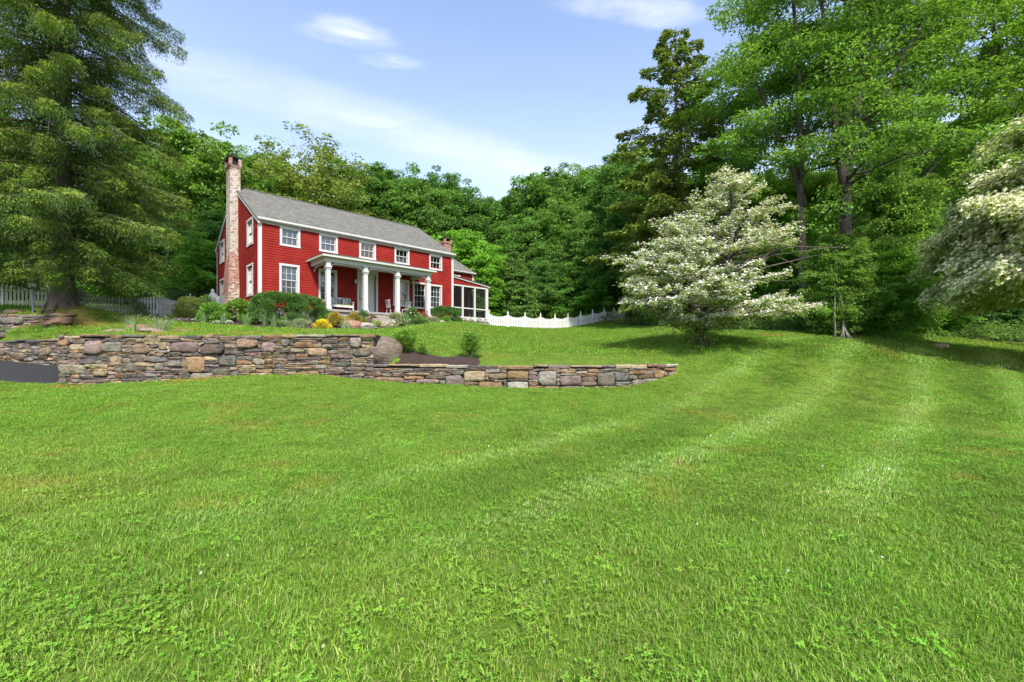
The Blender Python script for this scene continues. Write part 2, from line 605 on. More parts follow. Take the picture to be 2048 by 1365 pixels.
SHARED = [P(1400, 690, 18), P(1600, 702, 18), P(1800, 706, 19), P(2048, 727, 19), P(1650, 668, 24), P(1800, 672, 27),
          P(2040, 690, 26), P(1900, 640, 36), P(2048, 645, 38), P(1700, 640, 34), P(1450, 662, 26), P(1300, 655, 32),
          P(1016, 655, 38.5), P(1081, 658, 40), P(1136, 657, 42), P(1208, 643.5, 44), P(1250, 640, 45.5),
          P(1235, 690, 22), P(915, 647, 31), P(1100, 672, 30), P(1360, 668, 24),
          (-25, 52, 7.5), (0, 60, 8.0), (22, 54, 8.2), (36, 46, 7.5), (50, 36, 7.0), (-45, 40, 6.5), (-60, 60, 10),
          (0, 90, 13), (-40, 90, 13), (40, 85, 14), (80, 60, 12), (-90, 60, 10), (0, 150, 22), (80, 130, 24), (-90, 130, 20)]
LOW = SHARED + [(0, -2, 0), (6, 2, 0), (-6, 2, 0), (0, 5, 0.0), (9, 7, 0), (-9, 7, 0), (20, 2, -0.1), (-20, 2, -0.1),
                (0, -30, -0.6), (40, -20, -0.6), (-40, -20, -0.6), P(600, 752, 14.3), P(130, 774, 14.8), P(300, 765, 14.6),
                P(750, 765, 14.0), P(1000, 777, 13.8), P(1250, 777, 13.8), P(1345, 748, 14.9), P(1420, 735, 15.5),
                P(1700, 800, 13), P(2048, 805, 13), P(1024, 850, 9.5), P(500, 850, 9.5), P(1500, 850, 9.5),
                P(60, 750, 15.9), P(0, 727, 19.0), P(105, 737, 17.0), P(-300, 735, 17), P(-300, 790, 12), P(0, 768, 14.3)]
UP = SHARED + [P(140, 672, 15.6), P(430, 671, 15.5), P(720, 671, 15.5), P(760, 712, 15.0), P(850, 726, 14.5), P(850, 706, 15.6),
               P(940, 716, 15.3), P(1200, 729, 14.4), P(1345, 733, 15.4), P(1420, 735, 15.5),
               P(700, 661, 23.3), P(520, 656, 21.6), P(610, 660, 22.2), P(765, 658, 24.8), P(830, 651, 27.0), P(872, 646, 28.6), P(925, 645, 31.0), P(350, 645, 23.0), P(319, 632, 25.6), P(163, 627, 23.6), P(10, 620, 22),
               P(125, 632, 21), P(0, 661, 19.7), P(90, 653, 19.9), P(150, 652, 20.4), P(0, 682, 19.8), P(110, 681, 17.6),
               P(250, 662, 18.5), (-20, 32, 4.25), (-13.6, 25.0, 3.45), (-10.3, 26.2, 3.35), (-7.5, 28.8, 3.45), (-4.3, 31.5, 3.7), (-10, 36, 4.3),
               (-2, 38, 4.0), (-30, 24, 4.2), (-45, 24, 4.6), P(600, 664, 19), P(1000, 690, 21)]
z_low = tps_fit(LOW)
z_up = tps_fit(UP)

WALL_X = np.array([-60, -22.3, -17.2, -16.0, -15.0, -14.0, -12, -9, -6.5, -4.4, -2.5, 0.0, 2.2, 3.6, 4.6, 5.45, 9, 60])
WALL_Y = np.array([33, 19.7, 17.35, 16.5, 15.25, 14.95, 14.8, 14.7, 14.55, 14.35, 14.1, 13.9, 13.85, 14.05, 14.4, 15.0, 18, 40])


def ground(x, y):
    """height of the ground: lower lawn in front of the retaining wall, terrace behind it"""
    x, y = np.asarray(x, float), np.asarray(y, float)
    yw = np.interp(x, WALL_X, WALL_Y)
    wdt = np.where(x < 5.2, 0.22, 0.22 + (x - 5.2) * 1.6)
    b = smoothstep(0, 1, (y - yw - 0.12) / wdt)
    zl, zu = z_low(x, y), z_up(x, y)
    z = zl * (1 - b) + zu * b
    # the small upper wall at the left: bank behind it
    yw2 = np.interp(x, [-60, -23.5, -21.5, -20.2, -19.2], [23, 20.1, 20.0, 20.15, 20.5])
    d2 = y - yw2 - 0.15
    z = z + np.where(x < -18.9, 0.55, 0) * smoothstep(0, 0.25, d2) * (1 - smoothstep(0.3, 3.2, d2)) * smoothstep(-18.9, -19.8, x)
    # gentle unevenness of an old lawn
    z = z + 0.020 * np.sin(x * 1.3 + y * 0.7) * np.sin(y * 0.9 - x * 0.4) + 0.012 * np.sin(x * 2.9 - y * 1.7)
    return z


def gz(x, y):
    return float(ground(np.array([x]), np.array([y]))[0])


_T = np.concatenate([np.arange(1.5, 20, 0.03), np.arange(20, 80, 0.1)])


def hit(px, py):
    """where the sight line through a pixel meets the ground"""
    x = (px - 1024) / F_PX * _T
    z = EYE + (HOR - py) / F_PX * _T
    g = ground(x, _T)
    i = np.argmax(g >= z)
    return (float(x[i]), float(_T[i]), float(g[i]))


def axis(stops):
    out = []
    for a, b, s in stops:
        out.append(np.arange(a, b, s))
    return np.concatenate(out + [[stops[-1][1]]])


gx = axis([(-400, -60, 20), (-60, -26, 1.0), (-26, 12, 0.2), (12, 40, 0.6), (40, 80, 2), (80, 400, 20)])
gy = axis([(-200, -10, 10), (-10, 0, 1), (0, 13, 0.25), (13, 21, 0.1), (21, 46, 0.3), (46, 90, 1.5), (90, 180, 6), (180, 600, 30)])
GX, GY = np.meshgrid(gx, gy)
cx_, cy_ = np.clip(GX, -110, 110), np.clip(GY, -40, 170)
GZ = ground(cx_.ravel(), cy_.ravel()).reshape(GX.shape)
nx, ny = len(gx), len(gy)
ii = (np.arange(ny - 1)[:, None] * nx + np.arange(nx - 1)[None]).ravel()
GF = np.stack([ii, ii + 1, ii + nx + 1, ii + nx], 1)

# woodland floor: everything beyond the edge of the mown grass
WOOD_X = np.array([-400, -60, -30, -22, -12, 0, 6, 9.5, 10.5, 13, 15, 17, 20, 23, 27, 32, 400])
WOOD_Y = np.array([34, 34, 33, 38, 48, 50, 48, 42, 29, 26, 24.3, 23.6, 25.0, 27.0, 27.5, 26, 26])


def wood_mask(x, y):
    return smoothstep(-0.6, 0.9, y - np.interp(x, WOOD_X, WOOD_Y) + 0.5 * np.sin(x * 1.1) + 0.3 * np.sin(x * 2.7))


gc = np.zeros((nx * ny, 3), np.float32)
gc[:, 0] = wood_mask(GX.ravel(), GY.ravel())
DRY = [(hit(400, 662), 1.0, 0.30), (hit(330, 668), 0.8, 0.25), (hit(160, 645), 1.6, 0.4), (hit(395, 760), 0.9, 0.22), (hit(480, 668), 0.9, 0.2),
       (hit(140, 775), 0.5, 0.2), (hit(900, 722), 0.6, 0.15), (hit(1560, 672), 1.0, 0.35)]


def dry_mask(x, y):
    m = np.zeros_like(x)
    for (cx, cy, cz), rx, ry in DRY:
        m = np.maximum(m, np.exp(-((x - cx) / rx) ** 2 - ((y - cy) / ry) ** 2))
    return m


gc[:, 1] = dry_mask(GX.ravel(), GY.ravel()) * 0.75
lawn = np_obj('lawn', np.stack([GX.ravel(), GY.ravel(), GZ.ravel()], 1), GF, M_LAWN, gc, smooth=True)
tag(lawn, 'bright green mown lawn sloping up past the stone wall to the house', 'lawn', kind='structure')


def inside(poly, x, y):
    poly = np.array(poly)
    r = np.zeros(np.shape(x), bool)
    j = len(poly) - 1
    for i in range(len(poly)):
        xi, yi = poly[i]
        xj, yj = poly[j]
        c = ((yi > y) != (yj > y)) & (x < (xj - xi) * (y - yi) / (yj - yi + 1e-12) + xi)
        r ^= c
        j = i
    return r


def ground_patch(name, poly, mat, lift=0.03, step=0.15, edge_noise=0.06, seed=0, rough=0.0):
    """a sheet laid on the ground inside a polygon"""
    poly = np.array(poly, float)
    x0, y0 = poly.min(0) - step
    x1, y1 = poly.max(0) + step
    xs, ys = np.arange(x0, x1, step), np.arange(y0, y1, step)
    X, Y = np.meshgrid(xs, ys)
    rs = np.random.RandomState(seed)
    jx = X + rs.uniform(-edge_noise, edge_noise, X.shape)
    jy = Y + rs.uniform(-edge_noise, edge_noise, X.shape)
    ins = inside(poly, X + 0.5 * step, Y + 0.5 * step)
    n = len(xs)
    i = (np.arange(len(ys) - 1)[:, None] * n + np.arange(n - 1)[None])
    F = np.stack([i, i + 1, i + n + 1, i + n], -1)[ins[:-1, :-1]]
    Z = ground(jx.ravel(), jy.ravel()) + lift + rs.uniform(-rough, rough, X.size)
    cnt = np.zeros(X.size, int)
    np.add.at(cnt, F.ravel(), 1)
    Z = Z - np.where(cnt < 4, lift + 0.03, 0)
    used = np.unique(F)
    re = -np.ones(X.size, int)
    re[used] = np.arange(len(used))
    V = np.stack([jx.ravel(), jy.ravel(), Z], 1)[used]
    return np_obj(name, V, re[F], mat, smooth=True)


# driveway at the left
DRIVE = [(-60, 30), (-22.3, 19.75), (-17.2, 17.4), (-16.1, 16.55), (-15.1, 15.25), (-14.75, 14.9), (-17, 14.55), (-25, 13.6), (-60, 10)]
drv = ground_patch('driveway', DRIVE, M_ASPH, 0.06, 0.12, 0.0, 1)
tag(drv, 'black asphalt driveway at the foot of the stone wall', 'driveway', kind='structure')

# planting beds
HOUSE_O = Vector(P(518, 611.5, 24.5))
HD = Vector((950 / 910, 1, 0)).normalized()
HG = Vector((-HD.y, HD.x, 0))
HANG = math.atan2(HD.y, HD.x)


def hw(t, s, z=0.0):
    """house coordinates (along the front, towards the back, up) -> world"""
    p = HOUSE_O + HD * t + HG * s
    return Vector((p.x, p.y, HOUSE_O.z + z))


def tz(px, py, s=0.0):
    """house x and z of a photograph pixel on the plane y = s"""
    k = (px - 1024) / F_PX
    X0, Y0 = HOUSE_O.x + HG.x * s, HOUSE_O.y + HG.y * s
    t = (k * Y0 - X0) / (HD.x - HD.y * k)
    Y = Y0 + HD.y * t
    return t, EYE + (HOR - py) * Y / F_PX - HOUSE_O.z


def bedpt(px, s):
    """ground point at the distance s from the house front, in the column of a pixel"""
    return tuple(hw(tz(px, 0, s)[0], s)[:2])


bed_front = [hit(px, py)[:2] for px, py in ((338, 645), (380, 648), (430, 650), (500, 655))] + \
    [bedpt(px, s) for px, s in ((560, -3.3), (600, -4.0), (650, -4.4), (700, -4.6), (760, -4.4), (830, -3.7), (872, -2.7), (925, -1.0), (978, .4))]
bed_back = [tuple(hw(t, s)[:2]) for t, s in ((17.4, 1.2), (12.9, 0.2), (9.6, -0.2), (6, -1.6), (3, -1.6), (0.2, -0.1), (-0.6, 3), (-1.2, 6.5))]
BED = bed_front + bed_back
bed = ground_patch('flower_bed', BED, M_MULCH, 0.05, 0.12, 0.03, 2, 0.015)
tag(bed, 'dark mulch flower bed along the front of the red house', 'flower bed', kind='structure')
PBED = [hit(px, py)[:2] for px, py in ((768, 726), (775, 705), (810, 702), (850, 709), (885, 716), (930, 715), (960, 719), (962, 727))]
PBED = [(-4.2, 14.45), (-3.6, 14.52)] + PBED[1:-1] + [(PBED[-1][0], 14.30), (-2.5, 14.22)]
pbed = ground_patch('shrub_bed', PBED, M_MULCH, 0.05, 0.08, 0.02, 3, 0.012)
tag(pbed, 'small dark mulch bed on top of the low stone wall', 'flower bed', kind='structure')


# ---------------------------------------------------------------- dry stone walls
STONE_COLS = np.array([(.20, .185, .17), (.17, .155, .15), (.25, .19, .135), (.30, .205, .12), (.21, .165, .145), (.145, .135, .135),
                       (.30, .235, .16), (.23, .175, .165), (.32, .30, .265), (.125, .115, .11), (.24, .16, .10), (.19, .17, .14),
                       (.36, .30, .21), (.24, .215, .19)])


def rough_blob(rs, n=14):
    # a split block: a rectangle with its corners knocked off by different amounts
    c = rs.uniform(.06, .62, (4, 2)) * rs.choice([.45, 1.0], (4, 1))
    p = np.array([(1, -1 + c[0, 1]), (1, 1 - c[1, 1]), (1 - c[1, 0], 1), (-1 + c[2, 0], 1), (-1, 1 - c[2, 1]), (-1, -1 + c[3, 1]),
                  (-1 + c[3, 0], -1), (1 - c[0, 0], -1)])
    q = []
    for i in range(8):
        a, b = p[i], p[(i + 1) % 8]
        q.append(a)
        if i % 2 == 0 or i in (1, 5):
            q.append((a + b) / 2 + rs.uniform(-.05, .05, 2))
    q = np.array(q[:n]) * (1 + rs.uniform(-.05, .02, (n, 1)))
    return q[:, 0] + q[:, 1] * rs.uniform(-.06, .06), q[:, 1] * (1 + q[:, 0] * rs.uniform(-.08, .08))


class Stones:
    def __init__(self):
        self.V, self.F, self.C, self.n = [], [], [], 0

    def add(self, place, cu, cz, w, h, depth, rs, col):
        n = 14
        bx, by = rough_blob(rs, n)
        rings = [(1.0, -0.10), (1.0, 0.0), (0.93, depth * .85), (0.55, depth)]
        tilt_u, tilt_v = rs.uniform(-.035, .035, 2)
        pts = []
        for sc, d in rings:
            jit = rs.uniform(-.018, .018, n) if sc < 1 else np.zeros(n)
            u = cu + bx * sc * w / 2
            z = cz + by * sc * h / 2
            dd = d + jit + (tilt_u * bx * sc + tilt_v * by * sc if d > 0 else 0)
            pts.append(np.stack([u, z, dd], 1))
        pts.append(np.array([[cu, cz, depth * 1.02]]))
        pts = np.concatenate(pts)
        V = place(pts[:, 0], pts[:, 1], pts[:, 2])
        b = self.n
        F = []
        for r in range(3):
            for k in range(n):
                a, c = b + r * n + k, b + r * n + (k + 1) % n
                F.append((a, c, c + n, a + n))
        m = b + 4 * n
        for k in range(n):
            F.append((b + 3 * n + k, b + 3 * n + (k + 1) % n, m))
        self.V.append(V)
        self.F += F
        self.C.append(np.repeat(np.array(col)[None], len(V), 0))
        self.n += len(V)

    def build(self, name, parent, mat=None):
        return np_obj(name, np.concatenate(self.V), self.F, mat or M_STONE, np.concatenate(self.C), parent, True)


def path_fn(path):
    path = np.array(path, float)
    seg = np.linalg.norm(np.diff(path, axis=0), axis=1)
    L = np.concatenate([[0], np.cumsum(seg)])

    def at(u):
        u = np.asarray(u, float)
        x, y = np.interp(u, L, path[:, 0]), np.interp(u, L, path[:, 1])
        e = 0.25
        tx = np.interp(u + e, L, path[:, 0]) - np.interp(u - e, L, path[:, 0])
        ty = np.interp(u + e, L, path[:, 1]) - np.interp(u - e, L, path[:, 1])
        ln = np.sqrt(tx * tx + ty * ty) + 1e-9
        return x, y, ty / ln, -tx / ln          # outward = right of travel
    return at, L[-1]


def fill_wall(L, zb, zt, rs, big=0.52, cw=0.095, ch=0.066, skip=None):
    """pack the face with stones: (u, z, w, h)"""
    nu, nz = int(L / cw), int((zt - zb) / ch)
    occ = np.zeros((nu, nz), bool)
    if skip is not None:
        for i in range(nu):
            for j in range(nz):
                if skip((i + .5) * cw, zb + (j + .5) * ch):
                    occ[i, j] = True
    out = []

    def put(i, j, w, h):
        occ[i:i + w, j:j + h] = True
        out.append(((i + w / 2) * cw, zb + (j + h / 2) * ch, w * cw, h * ch))
    area, goal = 0, big * nu * nz
    for _ in range(6000):
        if area > goal:
            break
        if rs.rand() < 0.22:
            w, h = rs.randint(6, 12), rs.randint(5, 9)
        else:
            w, h = rs.randint(3, 9), rs.randint(2, 6)
        h = min(h, nz)
        if w >= nu:
            continue
        i, j = rs.randint(0, nu - w + 1), rs.randint(0, nz - h + 1)
        if rs.rand() < 0.35:
            j = 0 if rs.rand() < 0.6 else j
        if not occ[i:i + w, j:j + h].any():
            put(i, j, w, h)
            area += w * h
    for j in range(nz):
        i = 0
        while i < nu:
            if occ[i, j]:
                i += 1
                continue
            run = 0
            want = rs.randint(3, 13)
            while i + run < nu and run < want and not occ[i + run, j]:
                run += 1
            hh = 1 + int(rs.rand() < 0.62)
            if hh == 2 and (j + 1 >= nz or occ[i:i + run, j + 1].any()):
                hh = 1
            if run >= 6 and rs.rand() < 0.25 and j + 2 < nz and not occ[i:i + run, j:j + 3].any():
                hh = 3
            put(i, j, run, hh)
            i += run
    return out


def stone_wall(label, path, zb, zt, seed, big, cap_fn=None, thick=0.45, group=None, skip=None, cap_gaps=None):
    rs = np.random.RandomState(seed)
    at, L = path_fn(path)
    mx, my, _, _ = at(L / 2)
    root = empty('stone_wall', (float(mx), float(my), zb))
    tag(root, label, 'stone wall', group)
    root_l = np.array(root.location)

    def place(u, z, d):
        x, y, ox, oy = at(u)
        return np.stack([x + ox * d, y + oy * d, z], 1) - root_l
    S = Stones()
    capt = 0.075
    for (u, z, w, h) in fill_wall(L, zb, zt - capt, rs, big, skip=skip):
        c = STONE_COLS[rs.randint(len(STONE_COLS))] * rs.uniform(.75, 1.2) * (1 + rs.uniform(-.06, .06, 3))
        dp = np.clip(0.20 * min(w, h), 0.02, 0.07) * rs.uniform(.6, 1.2) + rs.uniform(-.015, .02)
        S.add(place, u, z, w * 0.985, h * 0.97, dp, rs, c)
    S.build('stonework', root)
    # coping of flat slabs
    Cp = MB()
    u = 0.0
    while u < L - 0.05:
        w = min(rs.uniform(.35, 1.15), L - u)
        if w < .2:
            w = L - u
        if cap_gaps is None or not cap_gaps(u + w / 2):
            t = rs.uniform(.05, .11)
            z1 = zt + rs.uniform(-.03, .03)
            n = 4
            us = np.linspace(u + .01, u + w - .01, n)
            fr = .05 + rs.uniform(-.03, .05, n)
            bk = -thick + rs.uniform(-.05, .05, n)
            vs = []
            for zz, ins in ((z1 - t, .012), (z1 - t * .35, 0), (z1, .02)):
                for d, sg in ((fr, -1), (bk, 1)):
                    V = place(us, np.full(n, zz) + rs.uniform(-.008, .008, n), d + sg * ins)
                    vs.append(V)
            Cp.cur = tuple(STONE_COLS[rs.randint(len(STONE_COLS))] * rs.uniform(.8, 1.15))
            V = np.concatenate(vs)
            fs = []
            for k in range(n - 1):
                for r in (0, 1):
                    a = r * 2 * n + k
                    fs.append((a, a + 1, a + 1 + 2 * n, a + 2 * n))
                    a2 = a + n
                    fs.append((a2 + 1, a2, a2 + 2 * n, a2 + 1 + 2 * n))
                fs.append((4 * n + k, 4 * n + k + 1, 5 * n + k + 1, 5 * n + k))
                fs.append((k + 1, k, n + k, n + k + 1))
            for k in (0, n - 1):
                for r in (0, 1):
                    a = r * 2 * n + k
                    fs.append((a, a + 2 * n, a + 3 * n, a + n) if k == 0 else (a, a + n, a + 3 * n, a + 2 * n))
            Cp.add([tuple(v) for v in V], fs)
        u += w
    Cp.build('coping', M_STONE, root)
    # earth and rubble core behind the face
    K = MB()
    us = np.linspace(0, L, max(4, int(L / .3)))
    zt2 = np.full(len(us), zt - .03)
    if skip is not None:
        for k, uu in enumerate(us):
            zz = zt - .03
            while zz > zb and skip(uu, zz):
                zz -= .03
            zt2[k] = zz
    Vf = [place(us, np.full(len(us), zb), np.full(len(us), -.05)), place(us, zt2, np.full(len(us), -.05)),
          place(us, zt2, np.full(len(us), -thick)), place(us, np.full(len(us), zb), np.full(len(us), -thick))]
    n = len(us)
    fs = []
    for k in range(n - 1):
        for r in range(3):
            a = r * n + k
            fs.append((a, a + 1, a + 1 + n, a + n))
    fs += [(0, n, 2 * n, 3 * n), (n - 1, 4 * n - 1, 3 * n - 1, 2 * n - 1)]
    K.add([tuple(v) for v in np.concatenate(Vf)], fs)
    K.build('rubble_core', M_CORE, root)
    return root


def wall_path(xs):
    return [(x, float(np.interp(x, WALL_X, WALL_Y))) for x in xs]


def rounded(path, n=3):
    p = np.array(path, float)
    for _ in range(n):
        q = [p[0]]
        for a, b in zip(p[:-1], p[1:]):
            q += [a * .75 + b * .25, a * .25 + b * .75]
        q.append(p[-1])
        p = np.array(q)
    return p


stone_wall('tall dry stone retaining wall with a squared left end beside the driveway',
           np.concatenate([[(-17.2, 17.35)], rounded([(-16.1, 16.5), (-15.0, 15.05), (-14.7, 14.9), (-12, 14.8)], 2), wall_path([-9, -6.5, -4.3])]),
           0.15, 2.22, 11, 0.50)
stone_wall('low dry stone retaining wall curving away to the right of the boulder',
           rounded(wall_path([-4.6, -2.5, 0.0, 2.2, 3.6, 4.6, 5.45]), 2), 0.30, 1.27, 12, 0.55)
stone_wall('dry stone wall behind the black driveway at the left edge', wall_path([-30, -22.3, -17.25]), 0.7, 2.2, 13, 0.45)
stone_wall('short low stone wall below the spruce and the lamp post', [(-26, 20.35), (-23.5, 20.1), (-21.5, 20.0), (-20.1, 20.15)],
           2.35, 3.36, 14, 0.55, thick=.35)


# ---------------------------------------------------------------- boulders
def boulder(name, label, loc, size, seed, col, rz=0.0, cuts=7, cat='boulder', group=None, sub=4, tilt=(0, 0)):
    import bmesh
    rs = np.random.RandomState(seed)
    bm = bmesh.new()
    bmesh.ops.create_icosphere(bm, subdivisions=sub, radius=1.0)
    V = np.array([v.co[:] for v in bm.verts])
    F = np.array([[v.index for v in f.verts] for f in bm.faces])
    bm.free()
    for _ in range(cuts):
        n = rs.normal(size=3)
        n /= np.linalg.norm(n)
        d = rs.uniform(.62, .9)
        k = V @ n - d
        V = V - np.outer(np.maximum(k, 0), n) * .85
    for f, a in ((1.7, .10), (3.6, .05), (8, .022), (15, .012)):
        ph = rs.uniform(0, 6, 6)
        V = V * (1 + a * (np.sin(V[:, 0] * f + ph[0]) * np.sin(V[:, 1] * f + ph[1]) + np.sin(V[:, 2] * f * 1.3 + ph[2]) * np.sin(V[:, 0] * f * .7 + ph[3])))[:, None]
    V = V * np.array(size)
    o = np_obj(name, V, F, M_BOULDER, np.repeat(np.array([col]), len(V), 0), smooth=True)
    o.location = loc
    o.rotation_euler = (tilt[0], tilt[1], rz)
    tag(o, label, cat, group)
    return o


boulder('boulder', 'large rounded striped boulder closing the tall wall above the low wall', (-4.30, 14.85, 1.62), (0.62, 0.5, 0.62), 8,
        (.165, .142, .118), .5, 3, tilt=(0, .15))
x, y, z = hit(1880, 697)
boulder('field_rock', 'small tan rock lying alone on the shaded lawn', (x, y, z + .05), (.46, .34, .24), 21, (.50, .38, .28), .4, cat='rock')
x, y, z = P(118, 643, 20.0)
boulder('boulder', 'pointed reddish slab stone closing the short wall below the spruce', (x, y, z - .05), (.62, .35, .27), 22, (.20, .13, .10), .1, 6, tilt=(0, -.2))
x, y, z = P(122, 630, 20.5)
boulder('boulder', 'flat layered stone lying at the foot of the spruce trunk', (x, y, z - .05), (.68, .35, .15), 23, (.25, .18, .11), -.1, 6)
x, y, z = P(28, 625, 20.6)
boulder('boulder', 'low brown humped stone on top of the short wall beside the lamp post', (x, y, z - .05), (.42, .32, .22), 24, (.14, .115, .09), .3, 6)
for k, (px, py, sx, sz, c, lb) in enumerate([
        (232, 662, .55, .16, (.27, .22, .17), 'flat pale stone at the left end of the rock outcrop on the terrace'),
        (262, 657, .62, .25, (.22, .145, .115), 'reddish brown rock, largest in the outcrop on the terrace'),
        (295, 661, .55, .17, (.27, .225, .19), 'grey flat ledge stone at the right of the terrace outcrop'),
        (352, 659, .75, .06, (.26, .215, .16), 'long flat stone flush with the grass right of the outcrop'),
        (412, 653, .55, .05, (.28, .215, .175), 'flat pinkish stone flush with the grass near the round shrubs')]):
    x, y, z = hit(px, py + 4)
    boulder('ledge_rock', lb, (x, y + .2, z + sz * .15), (sx, .38, sz), 30 + k, c, .1 * k, 7, cat='rock')
for k, (px, py, sx, sz, c, lb) in enumerate([
        (703, -3.7, .50, .42, (.33, .20, .15), 'round pinkish boulder in the flower bed before the door'),
        (730, -3.9, .62, .26, (.40, .38, .37), 'pale grey flat boulder in the flower bed below the porch step'),
        (776, -3.2, .60, .16, (.33, .27, .22), 'flat brown step stone between the flowers and the porch')]):
    x, y = bedpt(px, py)
    z = gz(x, y)
    boulder('garden_rock', lb, (x, y, z + sz * .4), (sx, .42, sz), 40 + k, c, .3 * k, 6, cat='rock')


# ---------------------------------------------------------------- the red farmhouse (house coordinates: x along the front, y to the back, z above the sill)
house = empty('farmhouse', HOUSE_O, HANG)
tag(house, 'red clapboard farmhouse with white trim, grey roof and a long front porch', 'house')
HL, HDEP, EAVE, RIDGE = 12.86, 10.0, 4.72, 7.70
RS_ = np.random.RandomState(77)


def front(y0=0.0):
    return lambda a, o, z: (a, y0 - o, z)


def gable_left(x0=0.0):
    return lambda a, o, z: (x0 - o, a, z)


def roof_z(y, ridge_y=5.0, eave=EAVE, ridge=RIDGE):
    return eave + (ridge - eave) * (1 - abs(y - ridge_y) / ridge_y)


def clapboard(tf, a0, a1, z0, z1, openings, limits=None, ex=0.137):
    m = MB(tf)
    z = z0
    while z < z1 - .01:
        zt = min(z + ex, z1)
        zm = (z + zt) / 2
        lo, hi = (a0, a1) if limits is None else limits(zt)
        cuts = sorted((x0, x1) for (x0, x1, q0, q1) in openings if q0 < zm < q1)
        cur = lo
        spans = []
        for c0, c1 in cuts:
            if c0 > cur:
                spans.append((cur, min(c0, hi)))
            cur = max(cur, c1)
        if cur < hi:
            spans.append((cur, hi))
        for s0, s1 in spans:
            if s1 - s0 < .02:
                continue
            j = RS_.uniform(-.002, .002)
            zg = z + (zt - z) * .84
            m.add([(s0, .034 + j, z), (s1, .034 + j, z), (s1, .020 + j, zg), (s0, .020 + j, zg), (s0, -.018, z), (s1, -.018, z),
                   (s1, -.018, zg + .004), (s0, -.018, zg + .004), (s1, -.018, zt + .004), (s0, -.018, zt + .004)],
                  [(0, 1, 2, 3), (4, 5, 1, 0), (3, 2, 6, 7), (7, 6, 8, 9)])
        z += ex
    return m


def window(tf, x0, x1, z0, z1, nx=3, nz=2, double=True, curtain=None, warm=False, cas=.115, lamp=False):
    """double-hung window; x0..z1 are the outer edges of the white casing"""
    m = MB(tf)
    m.box(x0, x0 + cas, -.02, .050, z0 + cas, z1 - cas)
    m.box(x1 - cas, x1, -.02, .050, z0 + cas, z1 - cas)
    m.box(x0 - .012, x1 + .012, -.02, .058, z1 - cas, z1)
    m.box(x0 - .012, x1 + .012, -.02, .064, z0, z0 + cas)
    X0, X1, Z0, Z1 = x0 + cas, x1 - cas, z0 + cas, z1 - cas
    for bx in ((X0, X0 + .012, -.16, -.02, Z0, Z1), (X1 - .012, X1, -.16, -.02, Z0, Z1), (X0, X1, -.16, -.02, Z1 - .012, Z1), (X0, X1, -.16, -.02, Z0, Z0 + .012)):
        m.box(*bx)
    w = m.build('window', M_WHITE, house)
    zm = (Z0 + Z1) / 2
    for lo, hi, o in ((zm - .018, Z1, -.045), (Z0, zm + .018, -.085)):
        s = MB(tf)
        e = .045
        s.box(X0, X0 + e, o - .035, o, lo, hi)
        s.box(X1 - e, X1, o - .035, o, lo, hi)
        s.box(X0 + e, X1 - e, o - .035, o, hi - .042, hi)
        s.box(X0 + e, X1 - e, o - .035, o, lo, lo + .042)
        for k in range(1, nx):
            xm = X0 + (X1 - X0) * k / nx
            s.box(xm - .011, xm + .011, o - .028, o - .005, lo + .042, hi - .042)
        rows = nz
        for k in range(1, rows):
            zz = lo + (hi - lo) * k / rows
            s.box(X0 + e, X1 - e, o - .027, o - .006, zz - .011, zz + .011)
        s.build('sash', M_WHITE, w)
        g = MB(tf)
        g.quad((X0 + e, o - .018, lo + .04), (X1 - e, o - .018, lo + .04), (X1 - e, o - .018, hi - .04), (X0 + e, o - .018, hi - .04))
        g.build('pane', M_GLASS, w)
    if curtain:
        c = MB(tf)
        for (f0, f1, g0, g1) in curtain:
            n = 14
            xs = np.linspace(X0 + (X1 - X0) * f0, X0 + (X1 - X0) * f1, n)
            vs = []
            for k, xx in enumerate(xs):
                o = -.20 + .018 * math.sin(k * 2.1)
                vs += [(xx, o, Z0 + (Z1 - Z0) * g0), (xx, o, Z0 + (Z1 - Z0) * g1)]
            c.add(vs, [(2 * k, 2 * k + 2, 2 * k + 3, 2 * k + 1) for k in range(n - 1)])
        c.build('curtain', M_SHEER, w)
    b = MB(tf)
    b.box(X0 - .35, X1 + .35, -.95, -.9, Z0 - .3, Z1 + .3)
    b.build('dim_room', M_WARMROOM if warm else M_DARKROOM, w)
    if lamp:
        l = MB(lambda a, o, z: tf(X0 + (X1 - X0) * .30 + a, -.5 + o, Z0 + (Z1 - Z0) * .55 + z))
        l.lathe([(.16, 0), (.13, .22)], n=14)
        l.build('lamp_shade', M_LAMP, w)
    return (X0 + .01, X1 - .01, Z0 + .01, Z1 - .01)


ft, gl = front(), gable_left()


def front_win(l, r, top, bot, **kw):
    t0, z1 = tz(l, top)
    _, z0 = tz(l, bot)
    t1, _ = tz(r, top)
    return window(ft, t0, t1, z0, z1, **kw)


opn = []
opn.append(front_win(559.4, 600, 452.7, 491.2, nz=1, curtain=[(0, 1, .5, 1), (0, 1, 0, .46)]))
opn.append(front_win(638, 674.9, 466.8, 502.9, nz=1, curtain=[(0, 1, 0, 1)]))
opn.append(front_win(718, 751, 481.4, 516.3, nz=1, warm=True))
opn.append(front_win(788.6, 818.2, 494.7, 526.8, nz=1, curtain=[(0, 1, 0, .45)]))
opn.append(front_win(858, 883.5, 508.2, 539, nz=1))
opn.append(front_win(558.2, 598.5, 526.5, 591, lamp=True, curtain=[(0, 1, .52, 1.0), (0.0, .16, 0, .5), (.84, 1, 0, .5)]))
opn.append(front_win(636.9, 673.7, 536.9, 603, curtain=[(0, .5, .62, 1)]))
opn.append(front_win(786, 818, 557.5, 612, warm=True))
opn.append(front_win(825.4, 853.2, 563.5, 617))
opn.append(front_win(858.5, 883.3, 568.5, 617.5, curtain=[(.55, 1, 0, 1)]))
